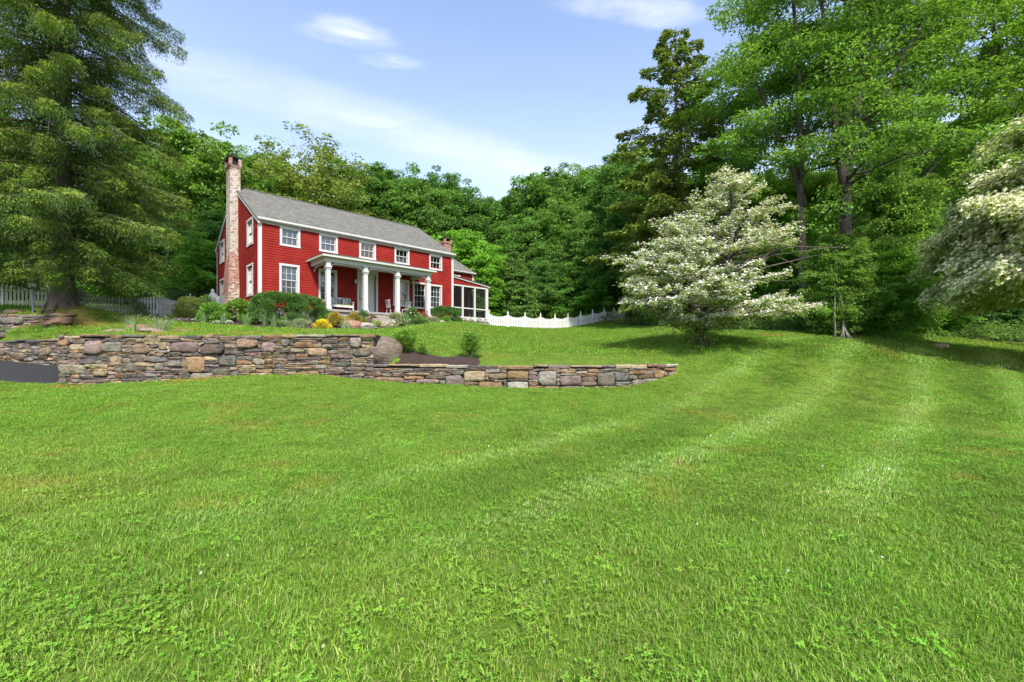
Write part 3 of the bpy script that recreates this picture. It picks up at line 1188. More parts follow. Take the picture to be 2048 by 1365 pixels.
# entrance: white casing, plank door with black hardware at the left, plain white panel at the right
d0, dz1 = tz(714, 537)
d1, _ = tz(755.2, 540)
dm = MB(ft)
dm.box(d0, d0 + .13, -.02, .06, -.10, dz1 - .16)
dm.box(d1 - .13, d1, -.02, .06, -.10, dz1 - .16)
dm.box(d0 - .02, d1 + .02, -.02, .075, dz1 - .16, dz1)
dm.box(d0 + .13, d1 - .13, -.30, -.02, dz1 - .30, dz1 - .16)
dcase = dm.build('door_casing', M_CREAM, house)
dw = d0 + .13
q = MB(ft)
q.box(dw + .01, dw + .98, -.10, -.05, -.08, dz1 - .31)
q.box(dw + .08, dw + .42, -.05, -.035, .15, .95)
q.box(dw + .55, dw + .90, -.05, -.035, .15, .95)
q.box(dw + .08, dw + .42, -.05, -.035, 1.10, dz1 - .45)
q.box(dw + .55, dw + .90, -.05, -.035, 1.10, dz1 - .45)
door = q.build('door', M_CREAM, house)
q = MB(ft)
q.box(dw + .035, dw + .075, -.05, .0, .78, 1.13)
q.box(dw + .05, dw + .17, -.01, .02, .83, .86)
q.build('handle', M_BLACK, door)
q = MB(ft)
q.box(dw + .03, dw + .09, -.05, -.02, 1.27, 1.34)
q.build('deadbolt', M_BLACK, door)
q = MB(ft)
q.box(dw + 1.0, d1 - .13, -.24, -.20, -.08, dz1 - .31)
q.box(dw + 1.0, dw + 1.06, -.20, -.05, -.08, dz1 - .31)
q.box(d1 - .36, d1 - .33, -.20, -.185, -.08, dz1 - .31)
q.build('door_panel', M_CREAM, house)
opn.append((d0 + .06, d1 - .06, -.2, dz1 - .1))

clapboard(ft, 0.10, HL - .10, 0.0, EAVE - .10, opn).build('front_wall', M_RED, house)

# gable end
go = []
for (s0, s1, top, bot) in ((1.03, 2.28, 438.0, 492.0), (1.03, 2.28, 529.0, 593.0)):
    p = HOUSE_O + HG * (s0 + s1) / 2
    z1 = EYE + (HOR - top) * p.y / F_PX - HOUSE_O.z
    z0 = EYE + (HOR - bot) * p.y / F_PX - HOUSE_O.z
    for a0, a1 in ((s0, s1), (10 - s1 + .08, 10 - s0 + .08)):
        go.append(window(gl, a0, a1, z0, z1, nx=3, nz=2 if z0 < 1.5 else 1, curtain=[(0, .3, 0, 1)] if a0 < 5 else None))


def glim(z):
    k = max(0.0, (z + .06 - EAVE) / (RIDGE - EAVE)) * 5.0
    return (.10 if k == 0 else k, 9.9 if k == 0 else 10 - k)


clapboard(gl, 0, 10, 0.0, RIDGE - .15, go, glim).build('gable_wall', M_RED, house)
q = MB()
q.box(HL - .02, HL, 0.02, 9.98, 0, EAVE)
q.add([(HL, 0.02, EAVE), (HL, 9.98, EAVE), (HL, 5, RIDGE - .1)], [(0, 1, 2)])
q.box(0.02, HL - .02, 9.98, 10.0, 0, EAVE)
q.build('rear_wall', M_RED, house)
# corner boards, eave and rake trim
for tag_, bx in (('a', ((-.032, .13, -.036, .0, -.03, EAVE - .08), (-.036, .0, .0, .15, -.03, EAVE - .02))),
                 ('b', ((HL - .15, HL + .03, -.036, .0, -.03, EAVE - .08),)),
                 ('c', ((-.036, .0, 9.85, 10.02, -.03, EAVE - .02),))):
    q = MB()
    for b in bx:
        q.box(*b)
    q.build('corner_board', M_WHITE, house)
q = MB()
q.box(-.10, HL + .12, -.20, -.04, EAVE - .16, EAVE + .03)
q.box(-.06, HL + .10, -.045, .0, EAVE - .24, EAVE - .16)
q.build('eave_trim', M_WHITE, house)
q = MB()
for sgn in (0, 1):
    y0, y1 = (-.18, 5.0) if sgn == 0 else (10.18, 5.0)
    z0, z1 = roof_z(-.18), RIDGE
    ys = sorted
    for dz0, dz1, xo in ((-.20, .0, -.10),):
        q.add([(xo, y0, z0 + dz0), (xo, y1, z1 + dz0), (xo, y1, z1 + dz1), (xo, y0, z0 + dz1),
               (xo + .09, y0, z0 + dz0), (xo + .09, y1, z1 + dz0), (xo + .09, y1, z1 + dz1), (xo + .09, y0, z0 + dz1)],
              [(0, 1, 2, 3), (7, 6, 5, 4), (0, 4, 5, 1), (1, 5, 6, 2), (2, 6, 7, 3), (3, 7, 4, 0)])
q.box(-.12, .0, 10.02, 10.26, EAVE - .12, EAVE + .02)
q.build('rake_trim', M_WHITE, house)
q = MB()
zt = .06
for y0 in (-.24, 10.24):
    z0 = roof_z(y0)
    q.add([(-.13, y0, z0), (HL + .14, y0, z0), (HL + .14, 5, RIDGE), (-.13, 5, RIDGE),
           (-.13, y0, z0 + zt), (HL + .14, y0, z0 + zt), (HL + .14, 5, RIDGE + zt), (-.13, 5, RIDGE + zt)],
          [(0, 1, 2, 3), (7, 6, 5, 4), (0, 4, 5, 1), (1, 5, 6, 2), (3, 2, 6, 7), (0, 3, 7, 4)])
roof = q.build('roof', M_ROOF, house)
q = MB()
for k in range(42):
    x0 = -.13 + k * (HL + .27) / 42
    q.add([(x0, 4.86, RIDGE + .01 + (k % 2) * .006), (x0 + .31, 4.86, RIDGE + .01 + (k % 2) * .006), (x0 + .31, 5, RIDGE + .085 + (k % 2) * .006), (x0, 5, RIDGE + .085 + (k % 2) * .006),
           (x0 + .31, 5.14, RIDGE + .01 + (k % 2) * .006), (x0, 5.14, RIDGE + .01 + (k % 2) * .006)], [(0, 1, 2, 3), (3, 2, 4, 5)])
q.build('ridge_cap', M_ROOF, roof)
q = MB()
q.box(.02, HL - .02, .03, 9.97, -1.3, -.02)
q.build('foundation', M_FOUND, house)
# downpipe stub on the gable, meter box
q = MB()
q.box(-.07, -.03, .82, .95, .12, .62)
q.build('service_pipe', plain('tan_pipe', (.33, .25, .19)), house)

# tall chimney on the gable
q = MB()
q.frustum(-.62, .0, 3.94, 5.22, -1.2, -.59, .0, 3.97, 5.2, 1.9)
q.frustum(-.59, .0, 3.97, 5.2, 1.9, -.47, .02, 4.22, 5.2, 3.5)
q.frustum(-.47, .1, 4.22, 5.2, 3.5, -.44, .1, 4.28, 5.2, 8.62)
q.frustum(-.44, .1, 4.28, 5.2, 8.62, -.52, .16, 4.20, 5.28, 8.78)
# hood with openings
for bx in ((-.52, -.34, 4.20, 4.38, 8.78, 9.22), (-.02, .16, 4.20, 4.38, 8.78, 9.22), (-.52, -.34, 5.10, 5.28, 8.78, 9.22), (-.02, .16, 5.10, 5.28, 8.78, 9.22),
           (-.52, -.36, 4.38, 5.10, 8.78, 8.86)):
    q.box(*bx)
chim = q.build('chimney', M_CHIM, house)
q = MB()
q.box(-.56, .20, 4.16, 5.32, 9.22, 9.29)
q.build('cap_slab', M_CORE, chim)
q = MB()
q.box(-.33, -.03, 4.34, 5.14, 8.70, 9.2)
q.build('flue', M_BLACK, chim)

# rear wing, its chimney
WX, WY0, WY1, WE, WR = 18.0, 4.0, 12.0, 4.46, 6.75
wo = []
q = MB(front(WY0))
wz1 = tz(908, 545.5, WY0)[1]
t0, _ = tz(899, 540, WY0)
t1, _ = tz(920, 540, WY0)
wo.append(window(front(WY0), t0, t1, WE - 1.45, WE - .32, nz=1))
clapboard(front(WY0), HL - 2, WX, 0, WE - .05, wo).build('wing_wall', M_RED, house)
q = MB()
q.box(WX - .02, WX, WY0 + .02, WY1, 0, WE)
q.build('wing_side_wall', M_RED, house)
q = MB()
q.box(WX - .14, WX + .03, WY0 - .036, WY0, 0, WE - .05)
q.build('corner_board', M_WHITE, house)
q = MB()
q.box(HL - 2, WX + .16, WY0 - .22, WY0 - .04, WE - .10, WE + .06)
q.build('eave_trim', M_WHITE, house)
q = MB()
sl = (WR - WE) / 4.0
for y0 in (WY0 - .25, WY1 + .25):
    z0 = WE + .06 - .25 * sl
    q.add([(HL - 2, y0, z0), (WX + .2, y0, z0), (WX + .2, 8, WR), (HL - 2, 8, WR), (HL - 2, y0, z0 + .06), (WX + .2, y0, z0 + .06), (WX + .2, 8, WR + .06), (HL - 2, 8, WR + .06)],
          [(0, 1, 2, 3), (7, 6, 5, 4), (0, 4, 5, 1), (1, 5, 6, 2), (3, 2, 6, 7), (0, 3, 7, 4)])
q.build('wing_roof', M_ROOF, house)
q = MB()
q.box(17.0, 17.75, 6.9, 7.65, 3.0, 7.55)
q.box(16.94, 17.81, 6.84, 7.71, 7.55, 7.70)
for bx in ((16.94, 17.14, 6.84, 7.04), (17.61, 17.81, 6.84, 7.04), (16.94, 17.14, 7.51, 7.71), (17.61, 17.81, 7.51, 7.71)):
    q.box(*bx, 7.70, 7.95)
c2 = q.build('chimney', M_BRICK, house)
q = MB()
q.box(16.90, 17.85, 6.80, 7.75, 7.95, 8.02)
q.build('cap_slab', M_CORE, c2)

# screened porch at the right end
SX0, SX1, SY0, SY1 = 12.95, 17.55, 1.5, 4.0
sp = [13.70, 14.94, 16.16, 17.44]
q = MB()
for k, x in enumerate(sp):
    w = .075 if k < 3 else .13
    q.box(x - w, x + w, SY0, SY0 + .14, .05, 2.76)
q.box(SX1 - .12, SX1, SY1 - .14, SY1 - .01, .05, 2.7)
q.box(SX0, SX1 + .02, SY0 - .01, SY0 + .15, 2.76, 2.90)
q.box(SX0, SX1, SY0 + .02, SY0 + .12, 1.03, 1.12)
q.box(SX0, SX1 + .02, SY0 - .012, SY0 + .15, .10, .40)
q.box(SX0, SX1 + .02, SY0 + .05, SY0 + .10, -.40, .10)
q.box(SX1 - .12, SX1, SY0 + .15, SY1 - .15, 1.03, 1.12)
q.box(SX1 - .12, SX1, SY0 + .15, SY1 - .15, .10, .40)
q.box(SX1 - .14, SX1 + .01, SY0 + .15, SY1, 2.70, 2.84)
q.build('screen_porch_frame', M_WHITE, house)
q = MB()
q.quad((SX0, SY0 + .06, .4), (SX1 - .1, SY0 + .06, .4), (SX1 - .1, SY0 + .06, 2.76), (SX0, SY0 + .06, 2.76))
q.quad((SX1 - .06, SY0 + .14, .4), (SX1 - .06, SY1 - .1, .4), (SX1 - .06, SY1 - .1, 2.7), (SX1 - .06, SY0 + .14, 2.7))
q.build('insect_screen', M_SCREEN, house)
q = MB()
q.box(SX0, SX1, SY0 + .15, SY1, -.02, .08)
q.build('screen_porch_floor', M_PORCHFLOOR, house)
zr0, zr1 = 3.52, 2.98
lim = lambda z: (SX0, SX1 - max(0.0, (z - zr1) / (zr0 - zr1)) * (SX1 - SX0))
clapboard(front(SY0), SX0, SX1, 2.90, zr0, [], lim, .1).build('screen_porch_gable', M_RED, house)
q = MB()
for z0, z1, mat in ((0, .05, 0),):
    q.add([(SX0, SY0 - .12, zr0 + .05), (SX1 + .18, SY0 - .12, zr1 + .02), (SX1 + .18, SY1, zr1 + .02), (SX0, SY1, zr0 + .05),
           (SX0, SY0 - .12, zr0 + .13), (SX1 + .18, SY0 - .12, zr1 + .10), (SX1 + .18, SY1, zr1 + .10), (SX0, SY1, zr0 + .13)],
          [(0, 1, 2, 3), (7, 6, 5, 4), (0, 4, 5, 1), (1, 5, 6, 2), (2, 6, 7, 3), (0, 3, 7, 4)])
q.build('screen_porch_roof', plain('dark_roofing', (.05, .048, .045), .8), house)
q = MB()
q.add([(SX0, SY0 - .10, zr0 - .03), (SX1 + .16, SY0 - .10, zr1 - .06), (SX1 + .16, SY0 - .10, zr1 + .015), (SX0, SY0 - .10, zr0 + .045),
       (SX0, SY0 - .05, zr0 - .03), (SX1 + .16, SY0 - .05, zr1 - .06), (SX1 + .16, SY0 - .05, zr1 + .015), (SX0, SY0 - .05, zr0 + .045)],
      [(0, 1, 2, 3), (7, 6, 5, 4), (0, 4, 5, 1), (1, 5, 6, 2), (3, 2, 6, 7)])
q.build('rake_trim', M_WHITE, house)

# front porch
PF, PZ = -2.05, -.14                       # column line, floor level
q = MB()
q.box(2.55, 9.75, -2.30, -.04, PZ - .12, PZ)
q.box(2.65, 9.65, -2.20, -.05, PZ - 1.0, PZ - .12)
q.build('porch_floor', M_PORCHFLOOR, house)
q = MB()
q.box(5.2, 8.4, -2.62, -2.31, -.55, -.34)
q.box(5.1, 8.5, -2.95, -2.63, -.90, -.56)
q.build('porch_step', M_FOUND, house)
cols = [2.89, 5.06, 7.15, 9.35]
for cxx in cols:
    q = MB()
    a = .115
    q.frustum(cxx - a, cxx + a, PF - a, PF + a, PZ + .14, cxx - a * .94, cxx + a * .94, PF - a * .94, PF + a * .94, 2.07)
    q.box(cxx - a * .97, cxx + a * .97, PF - a * .97, PF + a * .97, 2.21, 2.46)
    c = q.build('porch_column', M_WHITE, house)
    q = MB()
    q.box(cxx - .145, cxx + .145, PF - .145, PF + .145, 2.07, 2.10)
    q.box(cxx - .125, cxx + .125, PF - .125, PF + .125, 2.10, 2.15)
    q.box(cxx - .165, cxx + .165, PF - .165, PF + .165, 2.15, 2.21)
    q.build('capital', M_WHITE, c)
    q = MB()
    q.box(cxx - .15, cxx + .15, PF - .15, PF + .15, PZ, PZ + .10)
    q.box(cxx - .13, cxx + .13, PF - .13, PF + .13, PZ + .10, PZ + .14)
    q.build('base', M_WHITE, c)
q = MB()
q.box(2.70, 9.55, PF - .12, PF + .12, 2.46, 2.70)
q.box(2.70, 2.95, PF + .12, -.02, 2.46, 2.70)
q.box(9.30, 9.55, PF + .12, -.02, 2.46, 2.70)
q.build('porch_beam', M_CREAM, house)
q = MB()
q.box(2.50, 9.75, PF - .32, -.03, 2.702, 2.74)
q.box(2.46, 9.79, PF - .36, PF - .28, 2.70, 2.82)
q.box(2.46, 2.54, PF - .28, -.03, 2.70, 2.82)
q.box(9.71, 9.79, PF - .28, -.03, 2.70, 2.82)
q.build('porch_cornice', M_CREAM, house)


def arch(tf, x0, x1):
    """flattened arch of thin curved trim between two columns"""
    m = MB(tf)
    n = 16
    top, bot = [], []
    for k in range(n + 1):
        f = k / n
        e = min(f, 1 - f) * (x1 - x0)
        z = 2.20 + .215 * min(1.0, (e / .30)) ** .5 * (0.86 + .14 * math.sin(math.pi * f))
        top.append((x0 + (x1 - x0) * f, z + .022))
        bot.append((x0 + (x1 - x0) * f, z - .022))
    vs = []
    for o in (-.03, .03):
        for a, z in bot:
            vs.append((a, o, z))
        for a, z in top:
            vs.append((a, o, z))
    N = n + 1
    fs = []
    for k in range(n):
        fs += [(k, k + 1, N + k + 1, N + k), (2 * N + k + 1, 2 * N + k, 3 * N + k, 3 * N + k + 1),
               (k + 1, k, 2 * N + k, 2 * N + k + 1), (N + k, N + k + 1, 3 * N + k + 1, 3 * N + k)]
    m.add(vs, fs)
    return m


for a, b in zip(cols[:-1], cols[1:]):
    arch(front(PF), a + .11, b - .11).build('arch_trim', M_WHITE, house)
for xx in (2.89, 9.35):
    arch(lambda a, o, z, xx=xx: (xx - o, a, z), PF + .11, -.04).build('arch_trim', M_WHITE, house)
# low hipped porch roof
q = MB()
e0, e1, ey, z0, z1 = 2.44, 9.81, PF - .38, 2.822, 3.40
q.add([(e0, ey, z0), (e1, ey, z0), (e1, -.03, z0), (e0, -.03, z0), (e0 + 1.9, -.03, z1), (e1 - 1.9, -.03, z1)],
      [(0, 1, 5, 4), (0, 4, 3), (1, 2, 5), (3, 4, 5, 2), (0, 3, 2, 1)])
q.build('porch_roof', M_PROOF, house)
# wall lantern by the door
lx, lz = tz(708.5, 563)
q = MB(ft)
q.box(lx - .05, lx + .05, .025, .05, lz - .16, lz + .16)
q.box(lx - .015, lx + .015, .05, .14, lz + .13, lz + .16)
for sx in (-.075, .075):
    for oo in (.075, .225):
        q.box(lx + sx - .008, lx + sx + .008, oo - .008, oo + .008, lz - .15, lz + .10)
q.frustum(lx - .10, lx + .10, .05, .25, lz + .10, lx - .02, lx + .02, .13, .17, lz + .20)
q.box(lx - .09, lx + .09, .06, .24, lz - .18, lz - .15)
lant = q.build('wall_lantern', M_BLACK, house)
q = MB(ft)
q.box(lx - .06, lx + .06, .09, .21, lz - .148, lz + .098)
q.build('lantern_glass', M_GLASS, lant)


# ---------------------------------------------------------------- things on the porch
bench = empty('porch_bench', hw(4.30, -.42, PZ), HANG)
tag(bench, 'white wooden porch bench with slatted back under the front window', 'bench')
for sx in (-.66, .66):
    for y0, h in ((-.24, .64), (.20, .90)):
        q = MB()
        q.box(sx - .03, sx + .03, y0 - .03, y0 + .03, 0, h)
        q.build('leg', M_WHITE, bench)
    q = MB()
    q.box(sx - .045, sx + .045, -.32, .17, .64, .67)
    q.build('armrest', M_WHITE, bench)
q = MB()
for k in range(5):
    q.box(-.63, .63, -.26 + k * .09, -.19 + k * .09, .40, .425)
q.box(-.63, .63, -.27, -.235, .31, .40)
q.build('seat', M_WHITE, bench)
q = MB()
q.box(-.63, .63, .18, .22, .84, .92)
q.box(-.63, .63, .18, .22, .46, .50)
for k in range(15):
    q.box(-.58 + k * .0815, -.545 + k * .0815, .19, .21, .50, .84)
q.build('backrest', M_WHITE, bench)


def pillow(name, label, loc, size, mat, rz, lean, group=None):
    n = 10
    u = np.linspace(-1, 1, n)
    U, W = np.meshgrid(u, u)
    th = np.clip((1 - U ** 4) * (1 - W ** 4), 0, 1) ** .5
    V, k = [], n * n
    for s in (-1, 1):
        V.append(np.stack([U.ravel() * size[0] / 2, s * th.ravel() * size[1] / 2, (W.ravel() + 1) * size[2] / 2], 1))
    V = np.concatenate(V)
    F = []
    for i in range(n - 1):
        for j in range(n - 1):
            a = i * n + j
            F += [(a, a + 1, a + n + 1, a + n), (k + a + n, k + a + n + 1, k + a + 1, k + a)]
    o = np_obj(name, V, F, mat, smooth=True)
    o.location = loc
    o.rotation_euler = (lean, 0, rz)
    tag(o, label, 'pillow', group)


pillow('pillow', 'black and white striped pillow by the porch column end of the bench', hw(3.92, -.42, PZ + .475), (.42, .14, .42), M_STRIPE, HANG + .1, -.3)
pillow('pillow', 'black and white striped pillow at the armrest nearest the door', hw(4.62, -.42, PZ + .475), (.44, .14, .42), M_STRIPE, HANG - .1, -.3)
q = MB()
q.box(-.62, .62, -.25, .17, 0, .045)
o = q.build('seat_cushion', M_CUSH)
o.location = hw(4.30, -.42, PZ + .427)
o.rotation_euler = (0, 0, HANG)
tag(o, 'long green seat cushion on the white porch bench', 'cushion')


def chair(label, loc, rz):
    c = empty('porch_chair', loc, rz)
    tag(c, label, 'chair')
    q = MB()
    q.frustum(-.20, .20, -.20, .20, .43, -.22, .22, -.21, .21, .465)
    q.build('seat', M_WHITE if 'dark' not in label else M_BLACK, c)
    for sx in (-1, 1):
        for sy in (-1, 1):
            q = MB()
            q.tube([(sx * .16, sy * .16, .43), (sx * .21, sy * .22, 0)], [.018, .014], 6)
            q.build('leg', M_WHITE, c)
    q = MB()
    for sx in (-1, 1):
        q.tube([(sx * .185, -.19, .18), (sx * .185, .19, .18)], .011, 5)
    q.tube([(-.185, 0, .18), (.185, 0, .18)], .011, 5)
    q.build('stretcher', M_WHITE, c)
    q = MB()
    for k in range(6):
        x = -.17 + k * .068
        q.tube([(x, .18, .46), (x * 1.12, .26, .93)], .010 if 0 < k < 5 else .016, 5)
    q.box(-.22, .22, .245, .275, .90, 1.0)
    q.build('backrest', M_WHITE, c)
    return c


chair('white spindle back chair with a dark seat beside the front door', hw(7.42, -.75, PZ), HANG + RAD(100))
chair('white spindle back chair between the middle porch columns and window', hw(8.50, -.80, PZ), HANG - RAD(60))


# ---------------------------------------------------------------- fences
def fence_post(root, p, h, w=.10, local=(0, 0, 0), mat=None):
    q = MB(lambda x, y, z: (x + p[0] - local[0], y + p[1] - local[1], z + p[2] - local[2]))
    q.box(-w / 2, w / 2, -w / 2, w / 2, -.15, h)
    o = q.build('post', mat or M_FENCE, root)
    q = MB(lambda x, y, z: (x + p[0] - local[0], y + p[1] - local[1], z + p[2] - local[2]))
    q.frustum(-w * .72, w * .72, -w * .72, w * .72, h, -w * .72, w * .72, -w * .72, w * .72, h + .03)
    q.frustum(-w * .5, w * .5, -w * .5, w * .5, h + .03, -w * .2, w * .2, -w * .2, w * .2, h + .07)
    q.lathe([(w * .2, h + .07), (w * .42, h + .11), (w * .42, h + .14), (w * .2, h + .185), (.004, h + .20)], n=8)
    q.build('finial', mat or M_FENCE, o)


def picket_fence(label, posts, h, sag, gap, width, group=None, name='picket_fence', h_rise=.12):
    root = empty(name, posts[0])
    tag(root, label, 'fence', group)
    L0 = posts[0]
    for p in posts:
        fence_post(root, p, h + h_rise, local=L0)
    for a, b in zip(posts[:-1], posts[1:]):
        ax, ay, bx, by = a[0], a[1], b[0], b[1]
        ln = math.hypot(bx - ax, by - ay)
        ux, uy = (bx - ax) / ln, (by - ay) / ln
        n = max(2, int((ln - .1) / (width + gap)))
        q = MB()

        def tf(u, o, z):
            return (ax + ux * u - uy * o - L0[0], ay + uy * u + ux * o - L0[1], z - L0[2])
        q.tf = tf
        zz = [gz(ax + ux * u, ay + uy * u) for u in np.linspace(0, ln, n + 1)]
        za, zb = zz[0], zz[-1]
        for rz_ in (.22, h - sag - .14):
            q.add([(.05, -.02, za + rz_ - .04), (ln - .05, -.02, zb + rz_ - .04), (ln - .05, -.02, zb + rz_ + .04), (.05, -.02, za + rz_ + .04),
                   (.05, .02, za + rz_ - .04), (ln - .05, .02, zb + rz_ - .04), (ln - .05, .02, zb + rz_ + .04), (.05, .02, za + rz_ + .04)],
                  [(0, 1, 2, 3), (7, 6, 5, 4), (3, 2, 6, 7), (0, 4, 5, 1)])
        st = (ln - .10) / n
        for k in range(n):
            u = .05 + st * (k + .5)
            f = u / ln
            top = h - sag * (1 - (2 * f - 1) ** 2)
            g = za + (zb - za) * f
            w2 = width / 2
            q.add([(u - w2, -.04, g + .04), (u + w2, -.04, g + .04), (u + w2, -.04, g + top - .03), (u, -.04, g + top), (u - w2, -.04, g + top - .03),
                   (u - w2, -.02, g + .04), (u + w2, -.02, g + .04), (u + w2, -.02, g + top - .03), (u, -.02, g + top), (u - w2, -.02, g + top - .03)],
                  [(0, 1, 2, 3, 4), (9, 8, 7, 6, 5), (1, 6, 7, 2), (0, 4, 9, 5), (2, 7, 8, 3), (4, 3, 8, 9)])
        q.build('picket_panel', M_FENCE, root)
    return root


def on_ground(x, y, dz=0):
    return (x, y, gz(x, y) + dz)


lp = [(-31.5, 18.2), (-29.2, 19.4), (-26.9, 20.6), (-24.6, 22.0), (-22.3, 23.6), (-19.83, 25.6), (-19.95, 28.2), (-20.35, 31.0)]
picket_fence('white picket fence with scalloped top behind the spruce, running to the house', [on_ground(*p) for p in lp], 1.14, .24, .045, .085, h_rise=.04)
gp = [on_ground(-20.5, 31.1), on_ground(-20.75, 31.9)]
g = empty('garden_gate', gp[0])
tag(g, 'white board gate with tall ornamental top at the rear corner of the house', 'gate')
q = MB()
prof = [(-.55, .0), (.65, .0), (.65, 1.40), (.38, 1.42), (.20, 1.62), (.13, 1.72), (.16, 1.80), (.08, 1.90), (-.02, 1.90), (-.08, 1.80), (-.03, 1.72), (-.10, 1.62), (-.28, 1.42), (-.55, 1.40)]
q.add([(x, -.03, z) for x, z in prof] + [(x, .03, z) for x, z in prof],
      [tuple(range(14)), tuple(range(27, 13, -1))] + [(i, 14 + i, 14 + (i + 1) % 14, (i + 1) % 14) for i in range(14)])
q.build('gate_panel', M_FENCE, g)
q = MB()
q.box(.0, .10, -.06, -.03, 1.02, 1.12)
q.build('latch', M_BLACK, g)

rp = [P(978, 655, 38.0), P(1016, 655, 38.6), P(1050, 656, 39.4), P(1081, 658, 40.3), P(1110, 658, 41.2), P(1136, 657, 42.0), P(1161, 653, 42.9),
      P(1185, 649, 43.6), P(1208, 644, 44.2), P(1228, 640, 45.0), P(1248, 637, 45.8)]
picket_fence('white close-boarded fence with scalloped panels curving away right of the screened porch', [on_ground(p[0], p[1]) for p in rp], 1.08, .20, .030, .115)

# dark metal fence behind the left picket fence
mf = empty('metal_fence', on_ground(-22.6, 33.5))
tag(mf, 'thin black metal railing fence seen above the white pickets', 'fence')
a, b = (-25.5, 30.6), (-20.6, 35.5)
ln = math.hypot(b[0] - a[0], b[1] - a[1])
q = MB()
l0 = mf.location
r_ = MB()
for k in range(int(ln / .12) + 1):
    f = k * .12 / ln
    x, y = a[0] + (b[0] - a[0]) * f, a[1] + (b[1] - a[1]) * f
    z = gz(x, y)
    q.beam((x - l0.x, y - l0.y, z - l0.z), (x - l0.x, y - l0.y, z + 1.62 - l0.z), .018, .018)
    if k == 0:
        pa = (x, y, z)
    pb = (x, y, z)
for h in (.15, 1.25, 1.50):
    r_.beam((pa[0] - l0.x, pa[1] - l0.y, pa[2] + h - l0.z), (pb[0] - l0.x, pb[1] - l0.y, pb[2] + h - l0.z), .03, .03)
q.build('balusters', M_BLACK, mf)
r_.build('rails', M_BLACK, mf)

# lamp post at the left
lp_ = P(66, 632, 20.5)
lamp = empty('lamp_post', on_ground(lp_[0], lp_[1]))
tag(lamp, 'grey post lantern standing behind the short stone wall', 'lamp post')
H = 1.62 + lp_[2] - gz(lp_[0], lp_[1])
q = MB()
q.tube([(0, 0, -.1), (0, 0, H - .36)], .042, 10)
q.build('pole', M_GREYMETAL, lamp)
q = MB()
q.lathe([(.06, H - .38), (.17, H - .355), (.17, H - .34), (.05, H - .335)], n=8)
q.lathe([(.19, H - .16), (.13, H - .10), (.05, H - .05), (.03, H), (.045, H + .03), (.004, H + .07)], n=8)
for k in range(6):
    a = k * math.pi / 3
    q.beam((.15 * math.cos(a), .15 * math.sin(a), H - .34), (.165 * math.cos(a), .165 * math.sin(a), H - .155), .014, .014)
q.build('lantern_frame', M_GREYMETAL, lamp)
q = MB()
q.lathe([(.135, H - .335), (.15, H - .16)], n=8)
q.build('lantern_glass', plain('frosted_lantern_glass', (.62, .62, .60), .3), lamp)

# birdhouse behind the right fence
bp = P(1125, 640, 46)
bh = empty('birdhouse', on_ground(bp[0], bp[1]))
tag(bh, 'small white birdhouse on a leaning pole behind the scalloped fence', 'birdhouse')
H = EYE + (HOR - 622) * 46 / F_PX - gz(bp[0], bp[1])
q = MB()
q.tube([(-.12, 0, -.1), (.0, 0, H)], .035, 8)
q.build('pole', M_FENCE, bh)
q = MB()
q.box(-.13, .17, -.15, .15, H, H + .26)
q.build('nest_box', M_FENCE, bh)
q = MB()
q.add([(-.19, -.2, H + .24), (.23, -.2, H + .24), (.02, -.2, H + .46), (-.19, .2, H + .24), (.23, .2, H + .24), (.02, .2, H + .46)],
      [(0, 1, 2), (5, 4, 3), (0, 2, 5, 3), (1, 4, 5, 2), (0, 3, 4, 1)])
q.build('roof', M_GREYMETAL, bh)


# ---------------------------------------------------------------- foliage
def unit(v):
    return v / (np.linalg.norm(v, axis=-1, keepdims=True) + 1e-9)


def leaves(P_, A, N, size, wid=0.5, fold=0.12):
    """one folded leaf blade (a quad) per row: base point, axis, face normal, length"""
    A = unit(A)
    B = unit(np.cross(A, N))
    N2 = np.cross(B, A)
    s = size[:, None]
    mid = P_ + A * s * .5
    a = P_
    b = mid + B * s * wid * .5 + N2 * s * fold
    c = P_ + A * s - N2 * s * fold * .6
    d = mid - B * s * wid * .5 + N2 * s * fold
    V = np.stack([a, b, c, d], 1).reshape(-1, 3)
    F = np.arange(len(V), dtype=np.int32).reshape(-1, 4)
    return V, F


def palette(rs, n, cols, var=.22, yel=.12):
    cols = np.array(cols)
    c = cols[rs.randint(len(cols), size=n)] * rs.uniform(1 - var, 1 + var, (n, 1))
    c[:, 0] *= 1 + rs.uniform(-yel, yel, n)
    return np.clip(c, 0, 1)


def puff_leaves(rs, C, rad, nleaf, leaf, cols, up=.6, droop=.25, flat=.6, wid=.55, inner=.35, ccol=.18, outw=None, jit=.45):
    """leaves on the upper, outer side of small leaf masses centred at C"""
    m = len(C)
    idx = np.repeat(np.arange(m), nleaf)
    D = unit(rs.normal(size=(len(idx), 3)))
    D[:, 2] = np.abs(D[:, 2]) * np.where(rs.rand(len(idx)) < .78, 1, -1)
    rr = rad[idx] * (inner + (1 - inner) * rs.rand(len(idx)) ** .5)
    Pp = C[idx] + D * rr[:, None] * np.array([1, 1, flat])
    Nn = unit(D * .55 + np.array([0, 0, up]) + rs.normal(size=D.shape) * jit)
    H = D * np.array([1, 1, 0.2]) + rs.normal(size=D.shape) * .6
    if outw is not None:
        H = H + outw[idx] * .8
    H[:, 2] -= droop
    s = leaf * rs.uniform(.6, 1.35, len(idx))
    V, F = leaves(Pp, H, Nn, s, wid)
    cc = palette(rs, len(idx), cols) * (1 + rs.uniform(-ccol, ccol, m))[idx][:, None]
    return V, F, np.repeat(cc, 4, 0)


def join(parts):
    V, F, C, n = [], [], [], 0
    for v, f, c in parts:
        V.append(v)
        F.append(f + n)
        C.append(c)
        n += len(v)
    return np.concatenate(V), np.concatenate(F), np.concatenate(C)


